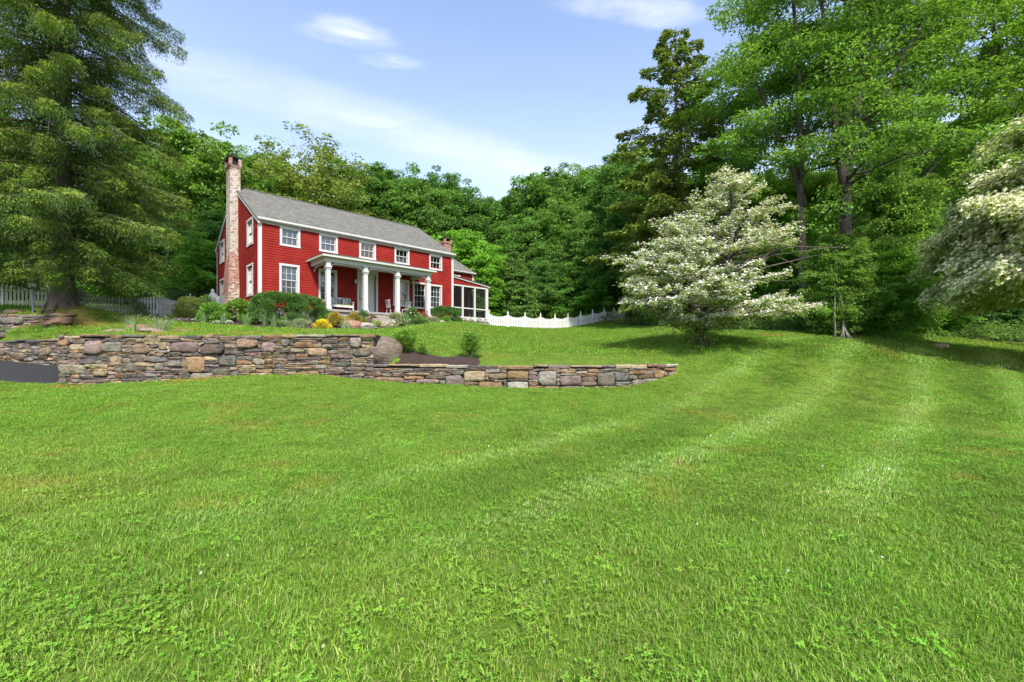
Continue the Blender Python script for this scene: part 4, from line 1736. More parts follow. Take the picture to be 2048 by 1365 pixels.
MAPLE = [(.060, .125, .022), (.074, .145, .025), (.050, .105, .022), (.092, .165, .030)]
DARKG = [(.040, .085, .022), (.050, .100, .024), (.034, .072, .020)]
LIGHT = [(.085, .185, .022), (.10, .21, .026), (.072, .160, .022)]
OLIVE = [(.085, .125, .026), (.095, .140, .030), (.070, .105, .022), (.11, .145, .038)]


def oval(h):
    return math.sqrt(max(0.02, 1 - (2 * h - .86) ** 2 / 1.32))


def dome(h):
    return math.sqrt(max(0.03, 1 - h ** 2.2)) * (0.72 + .28 * min(1, h * 4))


def cone(h):
    return max(.05, (1 - h) ** .8) * (.6 + .4 * min(1, h * 5))


def tree_meshes(seed, H, cb, R, prof, cols, nlobe=22, nsub=9, nleaf=70, leaf=.30, lobe=.42, sub=.26, trunk=.25, limbs=9,
                flat=.62, fill=.12, lean=0.0, up=.6, bark=None, trunk_top=.72, sway=.25, forks=None, droop=.25, wid=.55):
    """trunk with limbs, and a crown of many leaf masses; base at the origin"""
    rs = np.random.RandomState(seed)
    parts, tm = [], MB()
    th = H * trunk_top
    ks = np.linspace(0, 1, 9)
    ph = rs.uniform(0, 6)
    axis_pts = [(lean * k * H + sway * math.sin(k * 4 + ph) * k, sway * math.cos(k * 3.1 + ph) * k, -.3 + k * (th + .3)) for k in ks]
    tm.tube(axis_pts, [trunk * (1.45 if k == 0 else (1 - .80 * k)) for k in ks], 9)
    ax_z, ax_x, ax_y = [p[2] for p in axis_pts], [p[0] for p in axis_pts], [p[1] for p in axis_pts]
    for i in range(nlobe):
        hn = min(.98, (i + rs.uniform(.1, .9)) / nlobe)
        z = cb + (H - cb) * hn
        ang = i * 2.39996 + rs.uniform(-.6, .6)
        pr = R * prof(hn) * rs.uniform(.70, 1.22)
        rise = rs.uniform(.05, .55) + .8 * max(0, hn - .6)
        z0 = min(th * .97, max(cb * .6, z - pr * rise - .3))
        p0 = np.array([np.interp(z0, ax_z, ax_x), np.interp(z0, ax_z, ax_y), z0])
        out = np.array([math.cos(ang), math.sin(ang), 0.0])
        side = np.array([-out[1], out[0], 0.0])
        e = p0 * np.array([1, 1, 0]) + out * pr + np.array([0, 0, z])
        mid = p0 * .5 + e * .5 + np.array([0, 0, .10 * pr]) + rs.normal(size=3) * .05 * R
        # leaf masses along the limb, spreading sideways, drooping at the rim
        t = rs.uniform(.30, 1.06, nsub)[:, None]
        b = p0 * (1 - t) ** 2 + 2 * mid * t * (1 - t) + e * t * t
        lr = lobe * R
        sc = b + side * rs.normal(size=(nsub, 1)) * lr * .62 * (1.15 - .5 * t) + np.array([0, 0, 1]) * rs.normal(size=(nsub, 1)) * lr * .34
        sr = sub * R * rs.uniform(.40, 1.15, nsub) * (.7 + .3 * prof(hn))
        parts.append(puff_leaves(rs, sc, sr, nleaf, leaf, cols, up, droop, flat, wid, ccol=.26, outw=np.repeat((out + np.array([0, 0, -.1]))[None], nsub, 0)))
        if fill:
            c = (p0 * .35 + e * .65)
            parts.append(puff_leaves(rs, c[None], np.array([lr * .9]), int(nsub * nleaf * fill), leaf * 1.2, cols, up, droop, .7, wid))
        if i % max(1, nlobe // max(1, limbs)) == 0 and limbs:
            k = min(1, z0 / th)
            r0 = trunk * (1 - .78 * k) * .55
            tm.tube([p0, p0 * .6 + mid * .4, mid, mid * .4 + e * .6, e], [r0, r0 * .85, r0 * .6, r0 * .4, r0 * .12], 6)
            for _ in range(3):
                q = sc[rs.randint(nsub)]
                tm.tube([mid, mid * .5 + q * .5 + rs.normal(size=3) * .1, q], [r0 * .38, r0 * .25, r0 * .08], 4, False)
    return tm, join(parts)


def add_tree(name, loc, meshes, label, group=None, tint=(1, 1, 1), rz=0, bark=None, cat='tree', leafmat=None):
    root = empty(name, loc, rz)
    tag(root, label, cat, group)
    tm, (V, F, C) = meshes
    tm.build('trunk', bark or M_BARK, root, True)
    c = np_obj('crown', V, F, leafmat or M_LEAF, C, root)
    c.color = tuple(tint) + (1,)
    return root


def retint(root, tint):
    for ch in root.children:
        if ch.name.startswith('crown'):
            ch.color = tuple(tint) + (1,)


# ---- woodland: six kinds of tree, each built once, then copied
PROTO = {
    'maple': (tree_meshes(1, 15, 2.6, 5.2, oval, MAPLE, 62, 9, 120, .25, .34, .20, .24, 12, flat=.50), 15, 5.2, M_BARK),
    'round': (tree_meshes(2, 13, 1.6, 5.4, dome, MAPLE, 64, 9, 120, .25, .34, .19, .24, 10, flat=.50), 13, 5.4, M_BARK),
    'tall': (tree_meshes(3, 18, 5.0, 4.2, oval, DARKG + MAPLE, 58, 9, 105, .25, .40, .22, .22, 12, flat=.5), 18, 4.2, M_BARK),
    'airy': (tree_meshes(4, 16, 4.5, 4.8, oval, OLIVE, 38, 8, 46, .26, .36, .19, .22, 18, fill=.0, sway=.5, flat=.5), 16, 4.8, M_BARKG),
    'bushy': (tree_meshes(5, 8, .3, 3.6, dome, LIGHT, 52, 9, 95, .21, .36, .20, .12, 8, flat=.5), 8, 3.6, M_BARK),
    'dark': (tree_meshes(6, 10, .3, 3.4, cone, DARKG, 54, 9, 95, .22, .40, .21, .16, 8, droop=.7, flat=.5), 10, 3.4, M_BARK),
}
proto_obj = {}


def wood_tree(kind, px, top, Y, label, tint=(1, 1, 1), wide=1.0, group='woodland trees behind the house', rz=None, name=None):
    meshes, H0, R0, bark = PROTO[kind]
    x = (px - 1024) / F_PX * Y
    z = gz(x, Y)
    H = EYE + (HOR - top) * Y / F_PX - z
    s = H / H0
    nm = name or {'maple': 'maple_tree', 'round': 'broadleaf_tree', 'tall': 'woodland_tree', 'airy': 'open_crowned_tree', 'bushy': 'young_tree', 'dark': 'dark_evergreen'}[kind]
    rz = (px * 0.37) % 6.28 if rz is None else rz
    if kind not in proto_obj:
        o = add_tree(nm, (x, Y, z), meshes, label, group, tint, rz, bark)
        o.scale = (s * wide, s * wide, s)
        proto_obj[kind] = o
    else:
        o = copy_thing(proto_obj[kind], (x, Y, z), rz, (s * wide, s * wide, s))
        o.name = nm
        tag(o, label, 'tree', group)
        retint(o, tint)
    return o


G1, G2, G3 = 'woodland trees behind the house', 'woodland trees on the far slope', 'trees at the wood edge on the right'
W = [
    # left of the chimney
    ('round', 384, 268, 44, 'large round-topped maple between the spruce and the tall chimney', (1.15, 1.1, .9), 1.0, G1),
    ('tall', 300, 300, 47, 'dark woodland tree half hidden behind the right side of the spruce', (.8, .85, .9), 1.1, G1),
    ('airy', 487, 302, 52, 'thin-topped tree showing just right of the tall chimney top', (.9, 1.0, .9), .8, G1),
    ('tall', 452, 318, 56, 'dark tree directly behind the tall white chimney', (.8, .9, .9), 1.0, G1),
    ('maple', 532, 312, 54, 'pointed bright tree between the chimney and the open-crowned tree', (1.1, 1.05, .9), .8, G1),
    ('airy', 628, 280, 47, 'open-crowned yellowish tree with visible limbs rising above the roof ridge', (1.15, 1.1, .9), 1.15, G1),
    ('maple', 585, 352, 50, 'low leafy crown just above the left half of the roof ridge', (1.0, 1.05, .9), 1.1, G1),
    ('round', 690, 338, 56, 'domed green crown above the middle of the roof ridge', (.95, 1, .9), 1.0, G1),
    ('tall', 742, 342, 58, 'tall dark crown above the right half of the roof ridge', (.85, .95, .9), 1.15, G1),
    ('maple', 792, 346, 60, 'leafy crown above the right end of the roof ridge', (.9, 1, .9), 1.0, G1),
    ('round', 838, 368, 58, 'low crown sloping down beside the right end of the roof', (.95, 1, .9), .9, G1),
    ('tall', 884, 350, 60, 'tall tree standing above the small brick chimney', (.9, 1.05, .9), 1.1, G1),
    ('maple', 934, 388, 64, 'tree right of the small brick chimney at the dip in the tree line', (.8, .9, .9), 1.0, G1),
    ('tall', 977, 405, 68, 'lowest crown on the skyline between house and right-hand slope', (.85, 1, .9), 1.1, G2),
    ('maple', 1018, 402, 68, 'small far crown just right of the dip in the tree line', (.95, 1.05, .9), 1.0, G2),
    ('round', 1062, 372, 64, 'round far crown on the rising tree line left of the twin tops', (.9, 1, .9), .9, G2),
    ('tall', 1108, 342, 60, 'left one of the twin tall crowns on the rising tree line', (1.0, 1.08, .9), 1.1, G2),
    ('maple', 1152, 348, 62, 'right one of the twin tall crowns on the rising tree line', (.95, 1.0, .9), 1.0, G2),
    ('round', 1196, 352, 56, 'crown stepping up toward the tall feathery conifer', (1.05, 1.08, .9), .9, G2),
    ('tall', 1238, 325, 52, 'dense crown just left of the tall feathery conifer', (.85, .95, .9), 1.1, G2),
    ('maple', 1275, 312, 48, 'dark crown under the left side of the feathery conifer', (.8, .9, .9), 1.0, G2),
    # lower storey
    ('bushy', 398, 478, 35, 'bright yellow-green young tree left of the red gable wall', (1.05, 1.0, .9), 1.15, G1),
    ('dark', 340, 440, 38, 'dark bushy tree behind the black railing fence', (1.0, 1.1, .9), 1.3, G1),
    ('maple', 425, 400, 42, 'mid-green crown filling the gap left of the chimney shaft', (.8, .9, .9), .9, G1),
    ('bushy', 250, 470, 36, 'pale green sapling crown behind the spruce trunk', (.8, .85, .9), 1.3, G1),
    ('dark', 180, 400, 40, 'dark tree behind the spruce, right of its trunk', (.9, 1, .9), 1.5, G1),
    ('tall', 60, 250, 44, 'tall dark tree behind the spruce, left of its trunk', (.7, .8, .9), 1.2, G1),
    ('dark', -40, 420, 36, 'dark tree at the left end of the picket fence', (.8, .9, .9), 1.6, G1),
    ('maple', -150, 150, 42, 'tall maple beyond the left end of the picket fence', (.8, .9, .9), 1.1, G1),
    ('bushy', 930, 468, 48, 'bright leafy young tree right of the rear chimney', (1.05, 1.05, .9), 1.2, G2),
    ('bushy', 975, 505, 45, 'light green bushy tree just above the screened porch roof', (1.1, 1.1, .9), 1.2, G2),
    ('dark', 1030, 508, 44, 'dark feathery conifer behind the left end of the white fence', (1.5, 1.4, 1.0), 1.15, G2),
    ('maple', 1070, 430, 52, 'broad mid-green crown above the feathery conifer', (.9, 1, .9), 1.1, G2),
    ('round', 1130, 415, 50, 'rounded crown above the birdhouse', (1.0, 1.05, .9), .9, G2),
    ('round', 1105, 520, 47, 'low rounded tree right behind the birdhouse', (.8, .9, .9), 1.1, G2),
    ('maple', 1190, 440, 48, 'dark leafy tree above the far end of the white fence', (.9, 1, .9), 1.0, G2),
    ('bushy', 1170, 530, 47, 'bushy tree close behind the middle of the white fence', (.75, .85, .9), 1.3, G2),
    ('dark', 1235, 500, 48, 'dark tree at the far end of the white fence', (.9, 1, .9), 1.4, G2),
    ('tall', 860, 420, 62, 'dark trunked tree deep in the wood behind the rear chimney', (.7, .8, .9), 1.3, G1),
    ('tall', 650, 400, 62, 'dark tree deep in the wood behind the roof', (.7, .8, .9), 1.3, G1),
    # right-hand wood
    ('maple', 1420, 330, 44, 'bright crown seen between the conifer and the first big trunk', (1.2, 1.15, .9), 1.0, G3),
    ('round', 1500, 350, 40, 'sunlit light green crown behind the white dogwood', (1.35, 1.25, .9), .9, G3),
    ('maple', 1590, 330, 40, 'light green crown behind the slender forked trunk', (1.3, 1.2, .9), 1.0, G3),
    ('bushy', 1555, 420, 33, 'fresh green young tree behind the dogwood crown tip', (1.1, 1.1, .9), 1.2, G3),
    ('maple', 1900, 225, 39, 'yellow-green sunlit crown beyond the leaning bare limb', (1.45, 1.3, .9), 1.1, G3),
    ('round', 1990, 250, 36, 'light green crown above the cream flowering tree', (1.3, 1.2, .9), 1.0, G3),
    ('maple', 2090, 190, 36, 'tall bright crown at the right edge of the wood', (1.2, 1.15, .9), 1.1, G3),
    ('round', 1800, 345, 25.8, 'layered mid-green maple right of the ivy-covered trunk', (1.15, 1.1, .9), .72, G3),
    ('maple', 1870, 400, 34, 'dark layered tree left of the cream flowering tree', (.8, .9, .9), .9, G3),
    ('round', 1672, 470, 23.0, 'low leafy tree around the foot of the ivy-covered trunk', (1.15, 1.1, .9), .92, G3),
    ('bushy', 1600, 500, 30, 'dark green thicket tree right behind the dogwood', (.85, .9, .9), 1.2, G3),
    ('round', 1470, 470, 34, 'shaded crown behind the left part of the dogwood', (.95, 1.0, .9), 1.0, G3),
    ('bushy', 1752, 500, 24.5, 'dark understory tree under the layered maple', (1.0, 1.0, .9), .95, G3),
    ('bushy', 1860, 540, 30, 'drooping shaded tree left of the field rock', (.9, .95, .9), 1.3, G3),
    ('dark', 1950, 520, 32, 'dark understory tree behind the cream flowering tree', (.8, .9, .9), 1.7, G3),
    ('round', 2120, 380, 32, 'dark crown behind the cream flowering tree at the right edge', (.7, .8, .9), 1.1, G3),
    ('tall', 1700, 330, 44, 'dark tree deep in the wood behind the two big maples', (.7, .8, .9), 1.4, G3),
    ('dark', 2060, 500, 36, 'darkest understory tree deep behind the flowering tree', (.7, .8, .9), 1.8, G3),
    ('bushy', 1340, 560, 36, 'low bushy tree at the bank by the end of the white fence', (.6, .7, .85), 1.4, G3),
]
for kind, px, top, Y in (('maple', 2270, 160, 34), ('round', 2420, 300, 31), ('tall', 2370, 150, 42), ('bushy', 2330, 480, 28), ('round', 2620, 260, 35), ('maple', 2780, 240, 32)):
    W.append((kind, px, top, Y, 'woodland tree beyond the lawn, farther right than the cream flowering dogwood', (.95, 1.0, .9), 1.1, 'woodland trees beyond the cream dogwood'))
for kind, px, top, Y in (('maple', -330, 180, 38), ('round', -480, 300, 34)):
    W.append((kind, px, top, Y, 'woodland tree beyond the driveway, farther left than the spruce', (.9, .95, .9), 1.1, 'woodland trees beyond the driveway'))
for k, (kind, px, top, Y, lb, tint, wide, grp) in enumerate(W):
    wood_tree(kind, px, top, Y, lb, tint, wide, grp)

# ---- the two big maples and their neighbours on the right (taller than the frame)


def big_tree(seed, px, Y, H, cb, R, label, stems, cols=MAPLE, tint=(1, 1, 1), per=150, leaf=.18, clump=1.25, zmin=.25, bark=None, name='maple_tree', lpm=.78, low=None):
    """several rising stems with side limbs; each limb carries flat layered sprays of leaves"""
    rs = np.random.RandomState(seed)
    x0 = (px - 1024) / F_PX * Y
    z0 = gz(x0, Y)
    tm, ends, dirs, rads = MB(), [], [], []
    for (dx, dy, lean_x, lean_y, r, top, fork) in stems:
        n = 12
        pts, rad = [], []
        phx, phy = rs.uniform(0, 6, 2)
        f0 = fork / top
        for k in range(n):
            f = f0 + (1 - f0) * k / (n - 1) if fork else k / (n - 1)
            z = f * top if fork else -.4 + f * (top + .4)
            g = ((f - f0) / (1 - f0)) ** 1.1 if fork else f ** 1.25
            pts.append((dx + lean_x * g + .22 * math.sin(f * 7 + phx) * g, dy + lean_y * g + .22 * math.sin(f * 6 + phy) * g, z))
            rad.append(r * (1.5 if k == 0 and not fork else 1) * (1 - .85 * (k / (n - 1))))
        tm.tube(pts, rad, 9)
        nl = int(top * lpm)
        for i in range(nl):
            f = zmin + (1 - zmin) * (i + rs.rand()) / nl
            z = top * f
            if z < pts[0][2] + .5:
                continue
            p0 = np.array([np.interp(z, [p[2] for p in pts], [p[j] for p in pts]) for j in range(3)])
            a = rs.uniform(0, 2 * math.pi)
            L = R * rs.uniform(.45, 1.0) * math.sqrt(max(.12, 1 - ((f - .45) / .62) ** 2)) * .85
            rise = rs.uniform(.10, .60) * (1 if f > .4 else .35)
            d = np.array([math.cos(a), math.sin(a), 0])
            r0 = max(.018, r * (1 - .82 * f) * .42)
            e = p0 + d * L + np.array([0, 0, L * rise])
            m1 = p0 + d * L * .45 + np.array([0, 0, L * rise * .6]) + rs.normal(size=3) * .12
            tm.tube([p0, p0 * .55 + m1 * .45 + np.array([0, 0, -.05]), m1, e], [r0, r0 * .8, r0 * .6, r0 * .18], 5, False)
            for q in range(rs.randint(2, 4)):
                t = rs.uniform(.45, 1.05)
                b = m1 * (1 - min(t, 1)) + e * min(t, 1)
                tw = b + unit(rs.normal(size=3) * np.array([1, 1, .4]) + d * .8) * rs.uniform(.5, 1.4)
                tm.tube([b, (b + tw) / 2 + rs.normal(size=3) * .06, tw], [r0 * .3, r0 * .2, .008], 4, False)
                ends.append(tw)
                dirs.append(unit(tw - p0))
                rads.append(clump * rs.uniform(.55, 1.15))
    C, D, Rr = np.array(ends), np.array(dirs), np.array(rads)
    parts = []
    # every spray: a main flat cushion and smaller drooping cushions on its outer rim
    parts.append(puff_leaves(rs, C, Rr, per, leaf, cols, 1.1, .45, .34, .62, .10, .20, D, .38))
    for rep in range(3):
        off = unit(rs.normal(size=C.shape) * np.array([1, 1, .25]) + D * .7) * (Rr * rs.uniform(.75, 1.1, len(Rr)))[:, None]
        off[:, 2] -= .22 * Rr * rs.rand(len(Rr))
        parts.append(puff_leaves(rs, C + off, Rr * .52, per // 3, leaf, cols, 1.0, .55, .42, .62, .10, .22, D, .4))
    return add_tree(name, (x0, Y, z0), (tm, join(parts)), label, G3, tint, 0, bark)


MAPLE2 = [(.064, .136, .020), (.080, .160, .023), (.052, .114, .019), (.102, .185, .028)]
big_tree(51, 1610, 25.5, 23, 4, 4.0, 'tall maple with a slender dark trunk that forks behind the white dogwood', [
    (0, 0, -.8, .2, .27, 23, 0), (0, 0, -3.4, .6, .17, 17, 7.0), (-.2, 0, 1.8, -.6, .12, 20, 9.5)], MAPLE2, zmin=.36, clump=1.25)
big_tree(52, 1692, 24.0, 25, 3, 5.0, 'largest maple, its thick trunk covered in ivy, at the wood edge', [
    (0, 0, .2, .3, .35, 25, 0), (-.1, 0, -1.6, .8, .20, 23, 7.5), (.1, .1, 2.6, .6, .22, 23, 8.0), (.1, -.1, 4.6, -.4, .15, 18, 9.0)], MAPLE2, (.95, .97, .95), zmin=.24, clump=1.3)
big_tree(53, 1790, 28, 24, 5, 4.6, 'tall maple with pale limbs leaning right across the sky', [
    (0, 0, .8, .5, .32, 24, 0), (.1, 0, 5.2, 0, .22, 21, 6.5), (.1, 0, 7.4, -.5, .18, 17, 7.0), (.1, 0, 2.4, .4, .16, 22, 9.5)], MAPLE2, (1.05, 1.05, .95), zmin=.46, bark=M_BARKG, lpm=.95, clump=1.15)
big_tree(54, 2075, 25.0, 24, 5, 5.2, 'tall maple whose crown fills the upper right corner', [
    (0, 0, -.5, .4, .34, 24, 0), (-.1, 0, -4.2, -.3, .22, 22, 8), (.2, 0, 3.0, .8, .2, 20, 8)], MAPLE2, (1.12, 1.08, .95), zmin=.48, clump=1.3)
big_tree(55, 1492, 31.0, 22, 6, 3.4, 'thin maple left of the forked trunk, upper crown against the sky', [
    (0, 0, .4, .2, .20, 22, 0), (0, 0, 1.8, .3, .13, 18, 9)], MAPLE2, (1.12, 1.08, .95), zmin=.50, clump=1.2)

# ---- feathery conifers right of centre


def conifer(seed, px, Y, top, R, label, cols, tint, dens=1.0, droop=.18, z_first=.12, open_=0.0, name='conifer_tree', spray=.34, cb=0.0, rise=.1, group=G3, wid=.22, hang=.25, ragged=False):
    rs = np.random.RandomState(seed)
    x0 = (px - 1024) / F_PX * Y
    z0 = gz(x0, Y)
    H = EYE + (HOR - top) * Y / F_PX - z0
    tm = MB()
    tm.tube([(0, 0, -.3), (.05, 0, H * .3), (0, .05, H * .65), (0, 0, H * .985)], [.26, .2, .12, .02], 8)
    Pp, Aa, Nn, Ss = [], [], [], []
    z = H * z_first
    while z < H * .985:
        f = z / H
        L = R * (max(.04, 1 - f) ** .7) * min(1.0, .55 + f * 1.6)
        nb = rs.randint(3, 6)
        a0 = rs.uniform(0, 6.28)
        for b in range(nb):
            if rs.rand() < open_:
                continue
            a = a0 + b * 6.283 / nb + rs.uniform(-.4, .4)
            Lb = L * (rs.uniform(.35, 1.3) if ragged else rs.uniform(.55, 1.12))
            d = np.array([math.cos(a), math.sin(a), 0])
            t = np.linspace(0, 1, 7)
            path = np.array([0, 0, z]) + d[None] * (t * Lb)[:, None]
            path[:, 2] += rise * Lb * t - droop * Lb * t ** 2
            r0 = .03 + .02 * (1 - f)
            tm.tube([tuple(p) for p in path], list(r0 * (1 - .9 * t)), 4, False)
            n = int(Lb * 34 * dens)
            if n < 3:
                n = 3
            tt = rs.uniform(.22, 1.0, n) ** (.55 if ragged else 1)
            base = np.stack([np.interp(tt, t, path[:, j]) for j in range(3)], 1)
            side = np.array([-d[1], d[0], 0])
            sg = rs.uniform(-1, 1, n)[:, None]
            wspan = .42 * Lb * (1.05 - tt)[:, None] * .8 + (.30 if ragged else .12)
            Pp.append(base + side * sg * wspan + np.array([0, 0, 1]) * (rs.normal(size=(n, 1)) * .07 - np.abs(sg) * hang * wspan))
            Aa.append(d * .9 + side * sg * .8 + rs.normal(size=(n, 3)) * .35 + np.array([0, 0, -hang]))
            Nn.append(np.array([0, 0, 1]) + rs.normal(size=(n, 3)) * .5)
            Ss.append(spray * rs.uniform(.55, 1.3, n))
        z += rs.uniform(.28, .5)
    V, F = leaves(np.concatenate(Pp), np.concatenate(Aa), np.concatenate(Nn), np.concatenate(Ss), wid, .05)
    C = np.repeat(palette(rs, len(V) // 4, cols, .3), 4, 0)
    return add_tree(name, (x0, Y, z0), (tm, (V, F, C)), label, group, tint, 0, M_BARK, leafmat=M_NEEDLE)


NEEDLE = [(.042, .085, .022), (.055, .100, .024), (.070, .085, .030), (.035, .070, .020)]
CONIF = [(.065, .11, .024), (.080, .125, .028), (.095, .11, .034), (.055, .095, .02)]
BRONZE = [(.060, .085, .025), (.075, .080, .032), (.050, .080, .022), (.085, .085, .040)]
conifer(61, 1352, 35, 45, 7.6, 'tall feathery conifer standing alone above the tree line right of centre', CONIF, (1.25, 1.2, 1.0), 3.2, .10, .24, .18, spray=.30, rise=.12, wid=.45, ragged=True)
conifer(62, 1335, 33, 305, 5.4, 'broad drooping bronze-green conifer behind the left half of the dogwood', BRONZE, (1.3, 1.4, .95), 2.0, .36, .16, 0, spray=.40, hang=.5)
conifer(63, 1250, 50, 420, 4.6, 'bronze-green drooping conifer near the far end of the white fence', BRONZE, (1.2, 1.35, .95), 1.7, .36, .10, 0, spray=.40, hang=.5)


# ---- the great spruce at the left
def spruce():
    rs = np.random.RandomState(71)
    x0, Y, _ = P(125, 632, 21)
    z0 = gz(x0, Y)
    H = 34.0
    tm, twigs = MB(), []
    tm.tube([(0, 0, -.5), (0, 0, .12), (.0, 0, .7), (-.02, 0, 2.5), (.03, 0, 8), (0, .03, 20), (0, 0, 33.6)], [.66, .56, .45, .38, .31, .20, .03], 16)
    for k in range(9):
        a = k * .7 + rs.uniform(-.15, .15)
        d = np.array([math.cos(a), math.sin(a)])
        tm.tube([(d[0] * .30, d[1] * .30, .85), (d[0] * .44, d[1] * .44, .25), (d[0] * .60, d[1] * .60, -.02), (d[0] * .76, d[1] * .76, -.30)], [.11, .11, .09, .05], 7)
    Pp, Aa, Nn, Ss, Cc, Ww = [], [], [], [], [], []
    DK = np.array([(.030, .060, .014), (.037, .070, .015), (.046, .080, .018), (.055, .072, .022)])
    TIP = np.array([(.088, .150, .020), (.110, .172, .022), (.074, .130, .018), (.125, .138, .034)])
    z = 1.7
    while z < 33.4:
        f = z / H
        L = 4.9 * (1 - f) ** .28 * (.92 if z < 3 else 1.0)
        nb = 6 if z < 20 else 5
        a0 = rs.uniform(0, 6.28)
        for b in range(nb):
            a = a0 + b * 6.283 / nb + rs.uniform(-.35, .35)
            Lb = L * rs.uniform(.55, 1.12)
            if rs.rand() < .06:
                continue
            d = np.array([math.cos(a), math.sin(a), 0])
            if z < 3.4 and d[1] < -.45 and abs(d[0] - .1) < .75:
                Lb *= .55
            side = np.array([-d[1], d[0], 0])
            t = np.linspace(0, 1, 9)
            dr, up = rs.uniform(.34, .60), rs.uniform(.08, .20)
            path = np.array([0, 0, z]) + d[None] * (t * Lb)[:, None] + side[None] * (rs.uniform(-.12, .12) * Lb * t ** 2)[:, None]
            path[:, 2] += .10 * Lb * np.sin(t * 2.2) - dr * Lb * t ** 1.6 + up * Lb * t ** 3.2
            r0 = .022 + .012 * Lb * .6
            tm.tube([tuple(p) for p in path], list(r0 * (1 - .88 * t)), 5, False)
            # hanging sprays in curtains below the limb
            n = int(Lb * 165)
            tt = rs.uniform(.16, 1.0, n) ** .85
            base = np.stack([np.interp(tt, t, path[:, j]) for j in range(3)], 1)
            sg = rs.uniform(-1, 1, n)[:, None]
            span = (.16 + .30 * Lb * .42 * np.sin(np.clip(tt * 1.1, 0, 1) * 2.6))[:, None]
            off = side * sg * span
            drop = rs.uniform(0, 1, n)[:, None] ** 1.3 * (.25 + .62 * (1 - np.abs(tt - .55))[:, None])
            pos = base + off + np.array([0, 0, -1.0]) * (drop + .25 * np.abs(sg) * span) + rs.normal(size=(n, 3)) * .05
            Pp.append(pos)
            Aa.append(np.array([0, 0, -.95]) + d * .32 + side * sg * .38 + rs.normal(size=(n, 3)) * .42)
            Nn.append(d * .7 + rs.normal(size=(n, 3)) * .7 + np.array([0, 0, .3]))
            Ss.append(rs.uniform(.08, .18, n))
            Ww.append(np.full(n, .22))
            c = DK[rs.randint(4, size=n)] * rs.uniform(.75, 1.25, (n, 1))
            Cc.append(c)
            # fresh light sprays fanned along the top and at the tip
            n = int(Lb * 45)
            tt = 1 - rs.uniform(0, .78, n) ** 1.35
            base = np.stack([np.interp(tt, t, path[:, j]) for j in range(3)], 1)
            sg = rs.uniform(-1, 1, n)[:, None]
            span = (.12 + .34 * Lb * .40 * (1.06 - tt))[:, None]
            pos = base + side * sg * span + np.array([0, 0, 1]) * (rs.uniform(-.04, .07, (n, 1)) - .28 * np.abs(sg) * span)
            Pp.append(pos)
            Aa.append(d * .9 + side * sg * 1.0 + np.array([0, 0, -.38]) + rs.normal(size=(n, 3)) * .30)
            Nn.append(np.array([0, 0, 1.0]) + d * .3 + rs.normal(size=(n, 3)) * .45)
            Ss.append(rs.uniform(.10, .21, n))
            Ww.append(np.full(n, .30))
            Cc.append(TIP[rs.randint(4, size=n)] * rs.uniform(.7, 1.25, (n, 1)))
            # drooping tassels of fresh growth
            nt = int(Lb * 10)
            q = np.repeat(1 - rs.uniform(0, .85, nt) ** 1.2, 40)
            m = len(q)
            cen = np.stack([np.interp(q, t, path[:, j]) for j in range(3)], 1) + side * np.repeat(rs.uniform(-1, 1, nt) * (.10 + .22 * Lb * .5), 40)[:, None] * (1.1 - q)[:, None]
            cen[:, 2] -= np.repeat(rs.uniform(0, .34, nt), 40)
            an = rs.uniform(0, 6.28, m)
            hv = np.stack([np.cos(an), np.sin(an), np.zeros(m)], 1)
            rr = rs.uniform(.02, .24, m)[:, None]
            Pp.append(cen + hv * rr + np.array([0, 0, -1]) * (rr ** 1.5) * 1.3 + rs.normal(size=(m, 3)) * .02)
            Aa.append(hv * 1.0 + np.array([0, 0, -1.0]) * (.15 + rr * 3) + d * .35 + rs.normal(size=(m, 3)) * .3)
            Nn.append(np.array([0, 0, 1.0]) + hv * .6 + rs.normal(size=(m, 3)) * .3)
            Ss.append(rs.uniform(.065, .13, m))
            Ww.append(np.full(m, .30))
            Cc.append(TIP[rs.randint(4, size=m)] * np.repeat(rs.uniform(.55, 1.3, (nt, 1)), 40, 0))
            # bare grey twigs hanging in the lower crown
            if z < 14 and rs.rand() < .3:
                q = rs.uniform(.15, .8)
                p0 = np.array([np.interp(q, t, path[:, j]) for j in range(3)])
                e = p0 + d * rs.uniform(.1, .7) + side * rs.uniform(-.4, .4) + np.array([0, 0, -rs.uniform(.5, 1.5)])
                mdl = (p0 + e) / 2 + rs.normal(size=3) * .15 + d * .15
                dm = MB()
                dm.tube([p0, mdl, e], [.019, .013, .005], 4, False)
                for _ in range(3):
                    k = rs.uniform(.3, .9)
                    s0 = p0 * (1 - k) + e * k
                    dm.tube([s0, s0 + rs.normal(size=3) * .25], [.009, .003], 3, False)
                twigs.append(dm)
        z += rs.uniform(.30, .46)
    V, F = leaves(np.concatenate(Pp), np.concatenate(Aa), np.concatenate(Nn), np.concatenate(Ss), np.concatenate(Ww)[:, None], .06)
    root = empty('spruce_tree', (x0, Y, z0))
    tag(root, 'huge old spruce with drooping branches and a flared brown trunk at the left', 'tree')
    tm.build('trunk', M_SPRUCEBARK, root, True)
    np_obj('crown', V, F, M_NEEDLE, np.repeat(np.concatenate(Cc), 4, 0), root)
    for q in twigs[:90]:
        q.build('dead_twig', M_TWIG, root)
    return root


spruce()


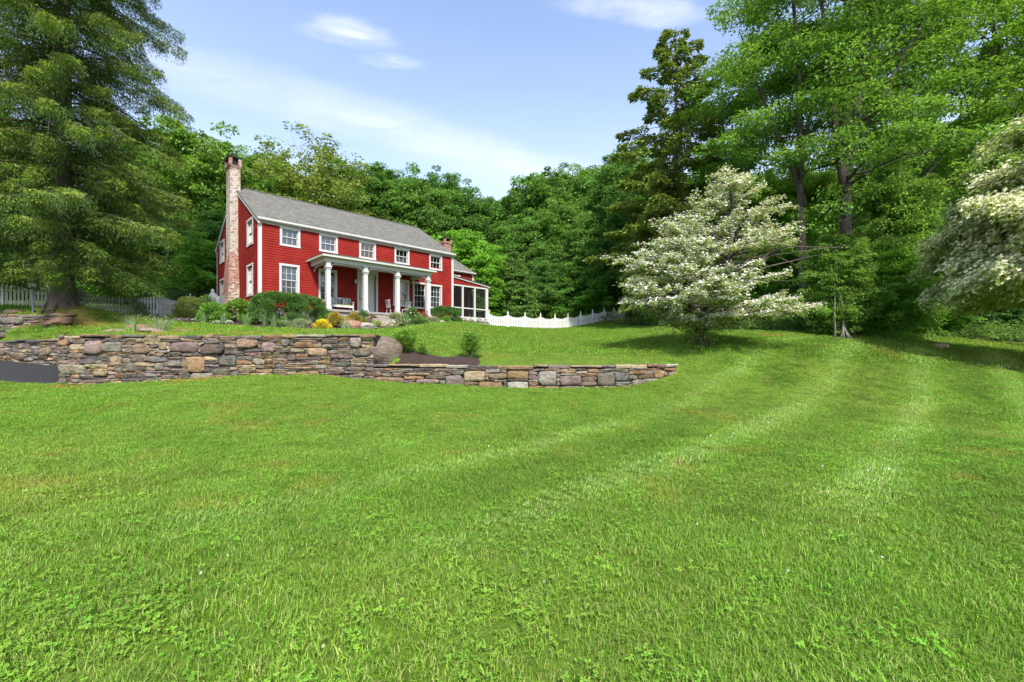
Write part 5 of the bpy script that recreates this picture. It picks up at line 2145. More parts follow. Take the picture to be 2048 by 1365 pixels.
# ---- flowering dogwoods
def bracts(rs, Pp, size, cols, tilt=.35, outw=0.0):
    """four-petalled flowers: two crossed petals pairs lying flat"""
    n = len(Pp)
    Nn = unit(np.array([0, 0, 1.0]) + unit(Pp * np.array([1, 1, 0])) * outw + rs.normal(size=(n, 3)) * tilt)
    a = rs.uniform(0, 3.14, n)
    A = np.stack([np.cos(a), np.sin(a), np.zeros(n)], 1)
    A = unit(A - Nn * (A * Nn).sum(1, keepdims=True))
    B = np.cross(Nn, A)
    s = (size * rs.uniform(.7, 1.25, n))[:, None]
    parts = []
    for X, Z in ((A, B), (B, A)):
        V = np.stack([Pp - X * s * .5 + Nn * s * .08, Pp - Z * s * .20, Pp + X * s * .5 + Nn * s * .08, Pp + Z * s * .20], 1).reshape(-1, 3)
        F = np.arange(len(V), dtype=np.int32).reshape(-1, 4)
        C = np.repeat(palette(rs, n, cols, .08, .03), 4, 0)
        parts.append((V, F, C))
    return join(parts)


def tier_tree(seed, loc, limbs, leaf, leafcols, flowcols, fsize, label, name, trunk_pts, trunk_r, fl_dens=30, lf_dens=40, bare=(), skirt=None, rad_w=.62, droop=.06, tilt=.35, outw=.2, vj=.04):
    """layered branches carrying flat sprays of leaves with blossom on top; limbs: (x, y, z0, angle, length, rise)"""
    rs = np.random.RandomState(seed)
    root = empty(name, loc)
    tag(root, label, 'tree')
    tm = MB()
    tm.tube(trunk_pts, trunk_r, 9)
    fp, lp_, la = [], [], []
    for (p0, ang, L, rise, nofl) in limbs:
        p0 = np.array(p0, float)
        d = np.array([math.cos(ang), math.sin(ang), 0])
        side = np.array([-d[1], d[0], 0])
        t = np.linspace(0, 1, 7)
        path = p0 + d[None] * (t * L)[:, None] + side[None] * (rs.uniform(-.12, .12) * L * t ** 2)[:, None]
        path[:, 2] += rise * L * t - droop * L * t ** 2 + .06 * np.sin(t * 5 + rs.uniform(0, 6))
        r0 = .016 + .011 * L
        tm.tube([tuple(p) for p in path], list(r0 * (1 - .88 * t)), 5, False)
        nt = int(3 + L * 5)
        for k in range(nt):
            q = rs.uniform(.22, 1.0)
            b = np.array([np.interp(q, t, path[:, j]) for j in range(3)])
            sg = rs.choice([-1, 1])
            w = rad_w * L * (1.10 - q) * rs.uniform(.35, 1.0) + .12
            dd = unit(side * sg * rs.uniform(.5, 1.0) + d * rs.uniform(.35, 1.0))
            e = b + dd * w + np.array([0, 0, w * rs.uniform(-.05, .28)])
            tm.tube([b, (b + e) / 2 + np.array([0, 0, -.02]), e], [r0 * .3 + .003, r0 * .2 + .003, .003], 3, False)
            n = max(2, int(w * fl_dens)) if not nofl else 0
            for rep, (m, zoff, sink) in enumerate(((n, .045, fp), (max(2, int(w * lf_dens)), .0, lp_))):
                if m == 0:
                    continue
                g = rs.uniform(.1, 1.08, m)[:, None]
                pts = b + (e - b) * g + rs.normal(size=(m, 3)) * np.array([.085, .085, vj]) + np.array([0, 0, zoff])
                sink.append(pts)
                if rep == 1:
                    la.append(dd + rs.normal(size=(m, 3)) * .7 + np.array([0, 0, -.35]))
    for pts, r in bare:
        tm.tube(pts, r, 5, False)
    if skirt is not None:
        lp_.append(skirt)
        la.append(unit(skirt * np.array([1, 1, 0])) + rs.normal(size=skirt.shape) * .5 + np.array([0, 0, -.3]))
    tm.build('trunk', M_BARK, root, True)
    Lp, La = np.concatenate(lp_), np.concatenate(la)
    V, F = leaves(Lp, La, np.array([0, 0, 1.0]) + rs.normal(size=Lp.shape) * .42, leaf * rs.uniform(.6, 1.3, len(Lp)), .55)
    np_obj('crown', V, F, M_LEAF, np.repeat(palette(rs, len(Lp), leafcols, .25), 4, 0), root)
    V, F, C = bracts(rs, np.concatenate(fp), fsize, flowcols, tilt, outw)
    np_obj('blossom', V, F, M_PETAL, C, root)
    return root


rs = np.random.RandomState(81)
dx, dy, dz = P(1403, 692, 18)
S = 18 / F_PX                               # metres per photograph pixel at the dogwood


def dpt(px, py, y=0.0):
    return ((px - 1403) * S, y, (692 - py) * S)


limbs = []
stem = [dpt(1403, 700), dpt(1400, 650), dpt(1410, 610), dpt(1432, 580), dpt(1452, 545), dpt(1462, 500), dpt(1464, 440), dpt(1462, 380), dpt(1466, 336)]


def stem_at(h):
    zz = [p[2] for p in stem]
    return np.array([np.interp(h, zz, [p[0] for p in stem]), 0, h])


# half-width of the crown (left, right) by height in the photograph
prof_l = [(650, 1330), (620, 1265), (585, 1215), (560, 1235), (520, 1245), (490, 1262), (465, 1300), (430, 1345), (410, 1362), (385, 1385), (360, 1408), (340, 1440)]
prof_r = [(650, 1480), (620, 1600), (600, 1640), (575, 1610), (545, 1560), (500, 1560), (465, 1590), (440, 1585), (410, 1560), (395, 1545), (370, 1500), (340, 1480)]
for k in range(100):
    py = 336 + (655 - 336) * (rs.rand() ** .85)
    h = (692 - py) * S
    xl = np.interp(py, [p[0] for p in prof_l][::-1], [p[1] for p in prof_l][::-1])
    xr = np.interp(py, [p[0] for p in prof_r][::-1], [p[1] for p in prof_r][::-1])
    a = rs.uniform(0, 2 * math.pi)
    c = math.cos(a)
    p0 = stem_at(max(.7, h - .35))
    ext_r, ext_l = xr - (1403 + p0[0] / S), (1403 + p0[0] / S) - xl
    ex = (ext_r if c > 0 else ext_l) * S
    dep = (ext_r + ext_l) / 2 * S * .85
    L = 1 / math.sqrt((c / max(ex, .3)) ** 2 + (math.sin(a) / max(dep, .3)) ** 2) * rs.uniform(.78, 1.08)
    rise = .22 + .25 * (py < 480) + rs.uniform(-.1, .12)
    p0[2] = max(.55, h - rise * L * .75)
    p0 = np.array([stem_at(p0[2])[0], 0, p0[2]])
    right_gap = c > .55 and 510 < py < 585 and rs.rand() < .5
    if right_gap:
        continue
    limbs.append((p0, a, L, rise, False))
for (py, L, a) in ((606, 4.3, -.1), (590, 3.7, .25), (615, 3.6, -.45), (470, 2.4, -.2), (440, 2.0, .2), (595, 3.2, -.8), (622, 2.8, .5)):
    p0 = stem_at((692 - py) * S - .75)
    limbs.append((p0, a, L, .20, False))
sk = rs.normal(size=(1900, 3)) * np.array([.42, .38, .34]) + np.array([-.12, 0, .62])
sk[:, :2] *= (.45 + .9 * np.clip(sk[:, 2:3], 0, 1.2))
sk = sk[sk[:, 2] > .12]
bare = []
for (a, b, c) in (((1440, 560), (1520, 520), (1660, 503)), ((1445, 555), (1530, 512), (1590, 540)), ((1450, 540), (1540, 505), (1640, 512)),
                  ((1436, 575), (1500, 560), (1570, 566)), ((1400, 620), (1330, 605), (1270, 612)), ((1390, 640), (1330, 640), (1285, 655)),
                  ((1420, 600), (1500, 545), (1610, 520))):
    bare.append(([dpt(*a, .0), dpt(*b, rs.uniform(-1.2, .2)), dpt(*c, rs.uniform(-1.6, .4))], [.045, .028, .006]))
bare.append(([dpt(1405, 640), dpt(1380, 590, .3), dpt(1385, 540, .5), dpt(1378, 480, .7), dpt(1390, 420, .6)], [.11, .09, .07, .05, .015]))
bare.append(([dpt(1412, 612), dpt(1446, 580, -.3), dpt(1490, 540, -.6), dpt(1530, 500, -.9)], [.13, .11, .07, .02]))
tier_tree(82, (dx, dy, gz(dx, dy)), limbs, .105, [(.095, .160, .030), (.12, .185, .038), (.07, .135, .024), (.15, .19, .05)],
          [(.84, .84, .81), (.80, .82, .73), (.87, .87, .86)], .10,
          'dogwood covered in layered white blossom standing on the lawn right of centre', 'dogwood_tree', stem,
          [.26, .19, .17, .15, .12, .085, .06, .035, .012], 42, 38, bare, sk)

# cream flowering dogwood at the right edge
rs = np.random.RandomState(91)
kx, ky = (2185 - 1024) / F_PX * 17.0, 17.0
limbs = []
for k in range(230):
    h = 3.7 + 6.8 * rs.rand() ** .95
    a = rs.uniform(0, 2 * math.pi)
    f = (h - 2.8) / 8.0
    L = 5.0 * math.sqrt(max(.03, 1 - ((f - .36) / .66) ** 2)) * rs.uniform(.72, 1.0)
    rise = .34 + rs.uniform(-.08, .12)
    p0 = np.array([.0, 0, max(2.0, h - rise * L * .7)])
    limbs.append((p0, a, L, rise, h > 8.2 and rs.rand() < .8))
tier_tree(92, (kx, ky, gz(kx, ky)), limbs, .145, [(.105, .180, .034), (.13, .205, .04), (.085, .155, .028), (.16, .22, .055)],
          [(.74, .73, .46), (.78, .77, .55), (.68, .70, .38)], .155,
          'dogwood with drooping leaves and dense cream blossom at the right edge', 'dogwood_tree',
          [(0, 0, -.3), (.03, 0, 1.2), (-.04, .03, 2.6), (.02, 0, 5.5), (0, 0, 10.2)], [.2, .15, .12, .08, .02], 75, 36, droop=.34, tilt=.45, outw=1.0, vj=.17)


# ---- vines hanging at the wood edge
vx, vy, vz = P(1688, 655, 21.9)
vn = empty('hanging_vine', (vx, vy, gz(vx, vy)))
tag(vn, 'bare grey vine stems rooted at the wood edge below the ivy-covered trunk', 'vine')
for pts in ([(-.15, 0, 0), (.05, .1, .7), (.12, .2, 1.5), (.02, .3, 2.3), (-.05, .4, 3.2), (-.1, .5, 4.4)], [(.25, 0, 0), (.1, .1, .5), (.12, .2, 1.4)],
            [(-.35, .1, 0), (-.3, .2, 1.2), (-.22, .3, 2.4), (-.1, .5, 3.6)], [(-.05, -.05, 0), (.02, .1, .9)], [(.4, 0, .0), (.2, .1, .35), (.1, .15, .8)]):
    q = MB()
    q.tube(pts, [.05 - .03 * i / len(pts) for i in range(len(pts))], 6)
    q.build('stem', M_TWIG, vn, True)


# ---------------------------------------------------------------- shrubs and garden plants
def shrub(name, label, c, rad, n, leaf, cols, seed, cat='shrub', wid=.5, up=.45, power=2.0, lumps=14, group=None, flowers=None, stems=True, jit=.5, lump=.34, tint=(1, 1, 1)):
    """rounded shrub: leaves in lumps over an ellipsoid standing on the ground, stems inside"""
    rs = np.random.RandomState(seed)
    x, y = c
    z = gz(x, y)
    root = empty(name, (x, y, z))
    tag(root, label, cat, group)
    rx, ry, h = rad
    D = unit(rs.normal(size=(lumps, 3)))
    D[:, 2] = np.abs(D[:, 2])
    e = (np.abs(D) ** power).sum(1) ** (-1 / power)
    C = D * e[:, None] * np.array([rx, ry, h]) * (1 - lump * .75)
    C[:, 2] = np.maximum(C[:, 2], .02) + .10 * h
    sr = lump * (rx + ry + h) / 3 * rs.uniform(.75, 1.2, lumps)
    parts = [puff_leaves(rs, C, sr, n // lumps, leaf, cols, up, .2, .9, wid, .45, .2, unit(D), jit)]
    Cin = rs.normal(size=(6, 3)) * .3 * np.array([rx, ry, h]) + np.array([0, 0, h * .45])
    parts.append(puff_leaves(rs, Cin, np.full(6, .5 * min(rx, ry, h)), n // 30, leaf * 1.2, cols, up, .2, 1, wid))
    V, F, Cc = join(parts)
    V[:, 2] = np.maximum(V[:, 2], .02)
    f = np_obj('foliage', V, F, M_LEAF, Cc, root)
    f.color = tuple(tint) + (1,)
    if stems:
        q = MB()
        for k in range(7):
            a = rs.uniform(0, 6.28)
            q.tube([(0, 0, -.05), (math.cos(a) * rx * .3, math.sin(a) * ry * .3, h * .4), (math.cos(a) * rx * .6, math.sin(a) * ry * .6, h * .75)], [.018, .013, .006], 4)
        q.build('stems', M_BARK, root)
    if flowers:
        nf, fs, fcols = flowers
        D = unit(rs.normal(size=(nf, 3)))
        D[:, 2] = np.abs(D[:, 2]) + .15
        D = unit(D)
        Pp = D * np.array([rx, ry, h]) * rs.uniform(.86, 1.03, (nf, 1)) + np.array([0, 0, .06])
        V, F, Cc = bracts(rs, Pp, fs, fcols, .6)
        np_obj('flowers', V, F, M_PETAL, Cc, root)
    return root


def blades(name, label, c, n, h, spread, seed, cols, wid=.022, cat='plant', group=None, flowers=None, lean=.5, bend=.35):
    """a clump of strap leaves or fine stems"""
    rs = np.random.RandomState(seed)
    x, y = c
    root = empty(name, (x, y, gz(x, y)))
    tag(root, label, cat, group)
    V, F, C, tips = [], [], [], []
    for i in range(n):
        a = rs.uniform(0, 6.28)
        b = np.array([math.cos(a), math.sin(a), 0])
        base = b * spread * .35 * rs.rand()
        hh = h * rs.uniform(.55, 1.1)
        ln = lean * rs.rand()
        s = np.array([-b[1], b[0], 0]) * wid * .5
        k0 = len(V)
        for t in (0, .4, .75, 1.0):
            p = base + b * spread * ln * t ** 2 + np.array([0, 0, hh * (t - bend * ln * t ** 3)])
            w = (1 - t ** 2) if t < 1 else 0.05
            V += [p - s * w, p + s * w]
        F += [(k0, k0 + 1, k0 + 3, k0 + 2), (k0 + 2, k0 + 3, k0 + 5, k0 + 4), (k0 + 4, k0 + 5, k0 + 7, k0 + 6)]
        col = np.array(cols[rs.randint(len(cols))]) * rs.uniform(.75, 1.25)
        C += [col] * 8
        tips.append(p)
    np_obj('leaves', np.array(V), F, M_LEAF, np.array(C), root)
    if flowers:
        nf, fs, fc = flowers
        Pp = np.array(tips)[rs.randint(len(tips), size=nf)] + rs.normal(size=(nf, 3)) * np.array([.03, .03, .04])
        Vv, Ff, Cc = bracts(rs, Pp, fs, fc, .8)
        np_obj('flowers', Vv, Ff, M_PETAL, Cc, root)
    return root


BOX = [(.035, .085, .016), (.045, .105, .018), (.030, .070, .016), (.065, .135, .022)]
YEW = [(.060, .095, .020), (.075, .110, .022), (.11, .11, .025), (.045, .08, .018)]
FRESH = [(.075, .165, .022), (.095, .19, .026), (.06, .14, .02)]


def hz(px, py):
    return hit(px, py)[:2]


def at(px, py, back=0.0):
    """ground point seen at a pixel, moved back along the sight line"""
    x, y = hz(px, py)
    return (x * (y + back) / y, y + back)


q0 = Vector(at(578, 656, 1.0) + (0,))
big = shrub('boxwood_hedge', 'large clipped rounded boxwood hedge in front of the left house window', (q0.x, q0.y), (1.92, .85, 1.50), 30000, .07, BOX, 101, 'hedge', power=4.0, lumps=150, lump=.19, up=.3)
big.rotation_euler = (0, 0, HANG - .15)
q1 = hw(11.35, -1.15)
b2 = shrub('boxwood_hedge', 'clipped boxwood hedge below the windows right of the porch', (q1.x, q1.y), (1.2, .65, 1.10), 16000, .07, BOX, 102, 'hedge', power=4.0, lumps=100, lump=.20, up=.3)
b2.rotation_euler = (0, 0, HANG - .1)
x, y = at(383, 644, .6)
shrub('yew_shrub', 'rounded bronze-tinged shrub in front of the picket fence', (x, y), (.90, .8, 1.22), 8000, .08, YEW, 103, lumps=36, lump=.28, wid=.32, jit=.8)
x, y = at(430, 648, .7)
shrub('leafy_shrub', 'bright green leafy shrub at the foot of the tall chimney', (x, y), (.75, .6, 1.02), 4500, .11, FRESH, 104, lumps=26, lump=.3, jit=.7)
x, y = at(478, 650, .7)
shrub('leafy_shrub', 'tallest leafy green shrub, with golden tips, by the house corner', (x, y), (.80, .6, 1.22), 5200, .11, FRESH[:2] + [(.06, .13, .02)] * 2 + [(.14, .15, .025)], 105, lumps=26, lump=.3, jit=.7)
x, y = at(412, 646, 1.3)
shrub('leafy_shrub', 'narrow dark upright shrub between the bronze shrub and the chimney shrub', (x, y), (.22, .22, 1.5), 1100, .09, BOX, 106, lumps=12, lump=.4)

# peonies on the small bed
PEONY = [(.080, .165, .024), (.10, .19, .028), (.064, .135, .021), (.13, .21, .035)]


def peony(label, px, py, rad, seed, cols=PEONY, n=1500, leaf=.13):
    x, y, z = hit(px, py)
    rs = np.random.RandomState(seed)
    root = empty('peony_bush', (x, y, z))
    tag(root, label, 'shrub')
    V, F, C = [], [], []
    st = MB()
    rx, h = rad
    parts = []
    for i in range(26):
        a = rs.uniform(0, 6.28)
        r = rx * rs.uniform(.15, .95)
        e = np.array([math.cos(a) * r, math.sin(a) * r, h * rs.uniform(.62, 1.08) * (1 - .28 * (r / rx) ** 2)])
        b = np.array([math.cos(a) * r * .2, math.sin(a) * r * .2, -.03])
        m = b * .5 + e * .5 - np.array([e[0], e[1], 0]) * .12
        st.tube([b, m, e], [.009, .007, .004], 4)
        k = n // 26
        t = rs.uniform(.30, 1.0, k)[:, None]
        p = b * (1 - t) ** 2 + 2 * m * t * (1 - t) + e * t * t
        aa = rs.uniform(0, 6.28, k)
        A = np.stack([np.cos(aa), np.sin(aa), rs.uniform(-.1, .75, k)], 1)
        p = p + unit(A) * .04
        v, f = leaves(p, A, np.array([0, 0, 1.0]) + rs.normal(size=(k, 3)) * .35, leaf * rs.uniform(.6, 1.25, k), .27, .06)
        parts.append((v, f, np.repeat(palette(rs, k, cols, .28), 4, 0)))
    V, F, C = join(parts)
    st.build('stems', M_LEAFSTEM, root)
    np_obj('foliage', V, F, M_LEAF, C, root)
    return root


M_LEAFSTEM = plain('green_stem', (.07, .12, .03), .7)
peony('dark leafy peony bush on the small bed, beside the big boulder', 808, 708, (.56, .92), 111, n=2000)
peony('small yellow-green peony between the two taller bushes', 847, 712, (.24, .50), 112, [(.12, .20, .03), (.15, .23, .035), (.09, .16, .025)], 420, .11)
peony('leafy peony bush standing alone at the right end of the small bed', 942, 718, (.48, .98), 113, n=1700)

# flower bed
GOLD = [(.34, .30, .02), (.42, .36, .025), (.26, .26, .02)]
OCHRE = [(.16, .15, .025), (.22, .17, .03), (.10, .12, .02), (.28, .19, .04)]
GREYG = [(.13, .17, .085), (.16, .19, .11), (.10, .14, .06)]
IRIS = [(.075, .13, .045), (.095, .15, .06), (.06, .11, .04)]
WHITEF = [(.8, .8, .76), (.78, .76, .72)]
PINKF = [(.62, .16, .26), (.66, .24, .34), (.55, .10, .2)]
shrub('golden_shrub', 'bright yellow mounded shrub at the edge of the flower bed', bedpt(644, -3.9), (.48, .36, .42), 2600, .05, GOLD, 121, lumps=16, lump=.34)
shrub('ochre_shrub', 'green and gold shrub directly behind the bright yellow mound', bedpt(672, -3.5), (.50, .45, .80), 2600, .07, OCHRE, 122, lumps=18, lump=.3, jit=.8)
shrub('ochre_shrub', 'olive shrub with golden tips before the bench legs', bedpt(666, -2.85), (.45, .4, .85), 1800, .07, OCHRE[2:] + BOX, 123, lumps=14, lump=.3, jit=.8)
shrub('ochre_shrub', 'orange-gold shrub below the entrance, behind the pinkish boulder', bedpt(706, -2.95), (.62, .45, .72), 2600, .07, OCHRE, 124, lumps=18, lump=.3, jit=.8)
shrub('rose_bush', 'open rose bush with a few white blooms at the second porch column', bedpt(729, -2.9), (.38, .34, .92), 700, .08, BOX, 125, 'shrub', lumps=16, lump=.28, flowers=(14, .10, WHITEF))
shrub('hydrangea', 'pink hydrangea mound on the porch edge beside the door', bedpt(746, -2.65), (.30, .28, .62), 500, .09, BOX, 126, 'flower', lumps=12, lump=.32, flowers=(240, .075, PINKF))
shrub('rose_bush', 'rose bush with pale pink blooms at the third porch column', bedpt(792, -2.9), (.55, .4, .82), 900, .07, OCHRE[2:] + IRIS, 127, 'shrub', lumps=16, lump=.28, flowers=(70, .06, [(.66, .36, .36), (.7, .5, .48)]))
shrub('rose_bush', 'dark rose bush with cream blooms before the second chair', bedpt(824, -2.9), (.45, .38, 1.05), 1300, .08, BOX, 128, 'shrub', lumps=16, lump=.3, flowers=(16, .11, [(.75, .72, .5), (.8, .78, .66)]))
shrub('reddish_shrub', 'reddish-brown leafed shrub below the paired windows', bedpt(846, -2.7), (.55, .35, .85), 1100, .07, [(.16, .06, .03), (.10, .09, .03), (.22, .09, .05)], 129, lumps=14, lump=.28)
shrub('ochre_shrub', 'low bronze-green shrub right of the pinkish boulder, below the step', bedpt(722, -3.2), (.42, .36, .55), 1500, .06, OCHRE + BOX, 136, lumps=14, lump=.3, jit=.8)
shrub('rose_bush', 'low green rose bush with small white blooms at the right end of the step', bedpt(806, -3.3), (.50, .4, .60), 1300, .07, BOX + FRESH, 137, 'shrub', lumps=14, lump=.3, flowers=(22, .06, WHITEF))
shrub('leafy_plant', 'broad leafy green plant at the foot of the fourth column', bedpt(842, -3.3), (.45, .4, .55), 1200, .09, FRESH + IRIS, 138, 'plant', lumps=12, lump=.3)
shrub('ground_cover', 'pale green mounded sedum before the grey flat boulder', bedpt(742, -4.0), (.40, .28, .28), 1100, .05, GREYG + FRESH, 130, 'plant', lumps=14)
shrub('ground_cover', 'pale yellow-green mound above the sedum by the step', bedpt(754, -3.4), (.42, .32, .35), 1200, .05, [(.20, .23, .08), (.15, .2, .06)], 131, 'plant', lumps=14)
shrub('lavender', 'grey-green lavender mound left of the first yellow mound', bedpt(600, -3.5), (.70, .36, .42), 2400, .07, GREYG, 132, 'plant', lumps=18, wid=.16, jit=.9, lump=.3)
shrub('lavender', 'small grey-green lavender mound under the middle of the hedge', bedpt(562, -2.9), (.45, .32, .38), 1500, .07, GREYG + FRESH, 133, 'plant', lumps=14, wid=.16, jit=.9, lump=.3)
shrub('lavender', 'pale mound at the foot of the last porch column', bedpt(866, -2.5), (.45, .32, .48), 1400, .07, GREYG + [(.18, .2, .09)], 134, 'plant', lumps=14, wid=.16, jit=.9, lump=.3)
shrub('fern', 'bright green feathery fern before the right boxwood hedge', bedpt(889, -1.9), (.55, .3, .42), 1500, .10, FRESH, 135, 'plant', lumps=16, wid=.2, jit=.8, lump=.3)
for k, (px, py, bk, h, lb) in enumerate([
        (408, 648, .3, .78, 'strappy iris clump at the edge of the bed beside the bronze shrub'),
        (448, 650, .4, .62, 'iris clump in front of the chimney shrub'),
        (494, 654, .4, .72, 'iris clump before the house corner'),
        (530, None, -2.6, .80, 'tall iris clump at the left foot of the boxwood hedge'),
        (550, None, -2.9, .85, 'tall iris clump in the middle before the boxwood hedge'),
        (688, None, -4.0, .72, 'grey-leaved iris clump right of the yellow mound'),
        (816, None, -3.2, .85, 'iris clump below the third porch column'),
        (836, None, -3.0, .75, 'iris clump below the paired windows'),
        (873, None, -2.3, .65, 'iris clump between the last column and the right hedge')]):
    blades('iris_clump', lb, at(px, py, bk) if py else bedpt(px, bk), 46, h, .55, 140 + k, IRIS if k != 5 else GREYG, .03, 'plant', 'iris clumps in the flower bed')
for k, (px, py, bk, lb, fc) in enumerate([
        (697, None, -4.2, 'pale speckled flowering plant before the pinkish boulder', WHITEF),
        (792, None, -3.9, 'white flowers at the bed edge left of the third column', WHITEF),
        (812, None, -3.6, 'creamy white flowers at the bed edge below the third column', [(.72, .7, .55)]),
        (842, None, -3.1, 'white flowers on the dark mulch below the windows', WHITEF),
        (776, None, -4.0, 'white flowering clump on the mulch near the step stones', WHITEF)]):
    blades('white_flowers', lb, bedpt(px, bk), 60, .42, .5, 160 + k, GREYG + IRIS, .012, 'flower', 'white flowers in the bed', (60, .06, fc))
for k, (px, fc, lb) in enumerate([(350, [(.6, .35, .40), (.66, .5, .5)], 'pale pink edging flowers at the left end of the bed'), (362, [(.7, .62, .68), (.35, .18, .35)], 'lilac and white edging flowers before the bronze shrub'),
                                  (376, [(.75, .7, .75), (.30, .12, .32)], 'purple and white edging flowers below the bronze shrub'), (391, WHITEF, 'white edging flowers right of the bronze shrub'),
                                  (432, WHITEF, 'white edging flowers below the chimney shrub'), (458, [(.85, .85, .85)], 'bright white edging flowers between the two leafy shrubs'), (885, [(.85, .85, .8)], 'white edging flowers by the right hedge')]):
    shrub('edging_flowers', lb, at(px, 645 if px < 400 else 650, .18) if px < 500 else bedpt(px, -2.3), (.22, .14, .13), 240, .04, IRIS, 170 + k, 'flower', lumps=8, flowers=(46, .075, fc), stems=False, group='edging flowers along the bed')
blades('lavender', 'silvery blue-flowered catmint on the terrace beside the rock outcrop', at(322, 664, .2), 220, .58, .95, 181, GREYG, .012, 'plant', None, (90, .04, [(.45, .45, .62), (.6, .6, .66)]))
blades('lavender', 'thin faded catmint behind the reddish outcrop rock', at(262, 656, .6), 130, .55, .9, 182, GREYG, .012, 'plant', None, (60, .04, [(.45, .35, .40)]))
blades('iris_clump', 'single upright iris shoot in front of the outcrop on the wall top', at(268, 668, .1), 7, .62, .2, 183, IRIS, .035, 'plant', 'iris clumps in the flower bed')
for k, (px, py) in enumerate([(928, 648), (942, 648), (958, 648), (970, 647)]):
    shrub('rose_bush', 'thin reddish rose bush along the foot of the screened porch', bedpt(px, -.2), (.30, .25, .55), 260, .06, [(.16, .08, .04), (.09, .11, .03)], 190 + k, lumps=8, group='thin roses below the screened porch', flowers=(7, .06, WHITEF))

# light green hedge behind the right-hand fence
hx, hy = (1080 - 1024) / F_PX * 46, 46
hd = shrub('clipped_hedge', 'long light green clipped hedge behind the scalloped white fence', (hx, hy), (2.9, .6, 1.75), 8000, .16, [(.11, .21, .028), (.13, .235, .03), (.09, .17, .025)], 201, 'hedge', power=5, lumps=60, lump=.2)

# wood edge: bank of dry grass, undergrowth (one mass)
x, y = hz(1245, 648)
blades('dry_grass', 'tawny dry grass on the bank at the end of the white fence', (x + .3, y - .6), 420, .55, 2.4, 211, [(.26, .20, .08), (.20, .18, .06), (.12, .14, .04)], .03, 'grass')
rs = np.random.RandomState(221)
Cs, Rr = [], []
for k in range(620):
    x = rs.uniform(8.5, 40)
    yb = np.interp(x, WOOD_X, WOOD_Y)
    y = yb + .25 + rs.rand() ** 1.4 * 11
    hgt = .28 + .55 * min(1, (y - yb) / 1.8) * rs.uniform(.4, 1)
    if 17.5 < x < 30 and rs.rand() < .55:
        hgt *= .5
    Cs.append((x, y, gz(x, y) + hgt * .45))
    Rr.append(hgt)
for k in range(420):
    x = rs.uniform(-34, 9)
    y = np.interp(x, WOOD_X, WOOD_Y) + 1.5 + rs.rand() * 12
    hgt = rs.uniform(.4, 1.1)
    Cs.append((x, y, gz(x, y) + hgt * .45))
    Rr.append(hgt)
V, F, C = puff_leaves(rs, np.array(Cs), np.array(Rr) * .95, 95, .15, [(.055, .12, .02), (.075, .15, .024), (.045, .10, .02), (.09, .14, .03)], .5, .1, .85, .45, .2, .3)
o = np_obj('undergrowth', V, F, M_LEAF, C)
tag(o, 'low leafy undergrowth along the edge and floor of the wood', 'undergrowth', kind='stuff')


# ---------------------------------------------------------------- grass
def tuft(name, seed, n, r, h, wid, cols, bend=.5, clover=0, flowers=0):
    rs = np.random.RandomState(seed)
    V, F, C = [], [], []
    for i in range(n):
        a, rr = rs.uniform(0, 6.28), r * math.sqrt(rs.rand())
        b = np.array([math.cos(a) * rr, math.sin(a) * rr, -.008])
        d = rs.uniform(0, 6.28)
        dv = np.array([math.cos(d), math.sin(d), 0])
        s = np.array([-dv[1], dv[0], 0]) * wid * rs.uniform(.7, 1.3) * .5
        hh = h * rs.uniform(.5, 1.15)
        k = bend * rs.uniform(.2, 1.2)
        k0 = len(V)
        p1 = b + dv * hh * k * .28 + np.array([0, 0, hh * .55])
        p2 = b + dv * hh * k + np.array([0, 0, hh * (1 - .30 * k)])
        V += [b - s, b + s, p1 + s * .85, p1 - s * .85, p2 + s * .12, p2 - s * .12]
        F += [(k0, k0 + 1, k0 + 2, k0 + 3), (k0 + 3, k0 + 2, k0 + 4, k0 + 5)]
        c = np.array(cols[rs.randint(len(cols))]) * rs.uniform(.55, 1.3)
        C += [c] * 6
    for i in range(clover):
        a, rr = rs.uniform(0, 6.28), r * math.sqrt(rs.rand())
        ctr = np.array([math.cos(a) * rr, math.sin(a) * rr, h * rs.uniform(.45, 1.0)])
        rot = rs.uniform(0, 6.28)
        tl = rs.normal(size=2) * .25
        c = np.array((.150, .290, .030)) * rs.uniform(.75, 1.25)
        for q in range(3):
            d = rot + q * 2.094
            u = np.array([math.cos(d), math.sin(d), tl[0] * math.cos(d) + tl[1] * math.sin(d)])
            v = np.array([-math.sin(d), math.cos(d), -tl[0] * math.sin(d) + tl[1] * math.cos(d)])
            s = .013 * rs.uniform(.6, 1.4)
            k0 = len(V)
            V += [ctr, ctr + u * s * .6 - v * s * .5, ctr + u * s * 1.1, ctr + u * s * .6 + v * s * .5]
            F += [(k0, k0 + 1, k0 + 2, k0 + 3)]
            C += [c, c, c * 1.2, c]
    for i in range(flowers):
        a, rr = rs.uniform(0, 6.28), r * math.sqrt(rs.rand())
        ctr = np.array([math.cos(a) * rr, math.sin(a) * rr, h * rs.uniform(.9, 1.2)])
        for q in range(5):
            d = unit(rs.normal(size=3) + np.array([0, 0, .3]))
            e = unit(np.cross(d, rs.normal(size=3)))
            g = np.cross(d, e)
            s = .006
            k0 = len(V)
            V += [ctr + d * s * .6 + (e + g) * s, ctr + d * s * .6 + (e - g) * s, ctr + d * s * .6 - (e + g) * s, ctr + d * s * .6 - (e - g) * s]
            F += [(k0, k0 + 1, k0 + 2, k0 + 3)]
            C += [np.array((.62, .60, .52))] * 4
    return np_obj(name, np.array(V), F, M_GRASS, np.array(C), link=False)


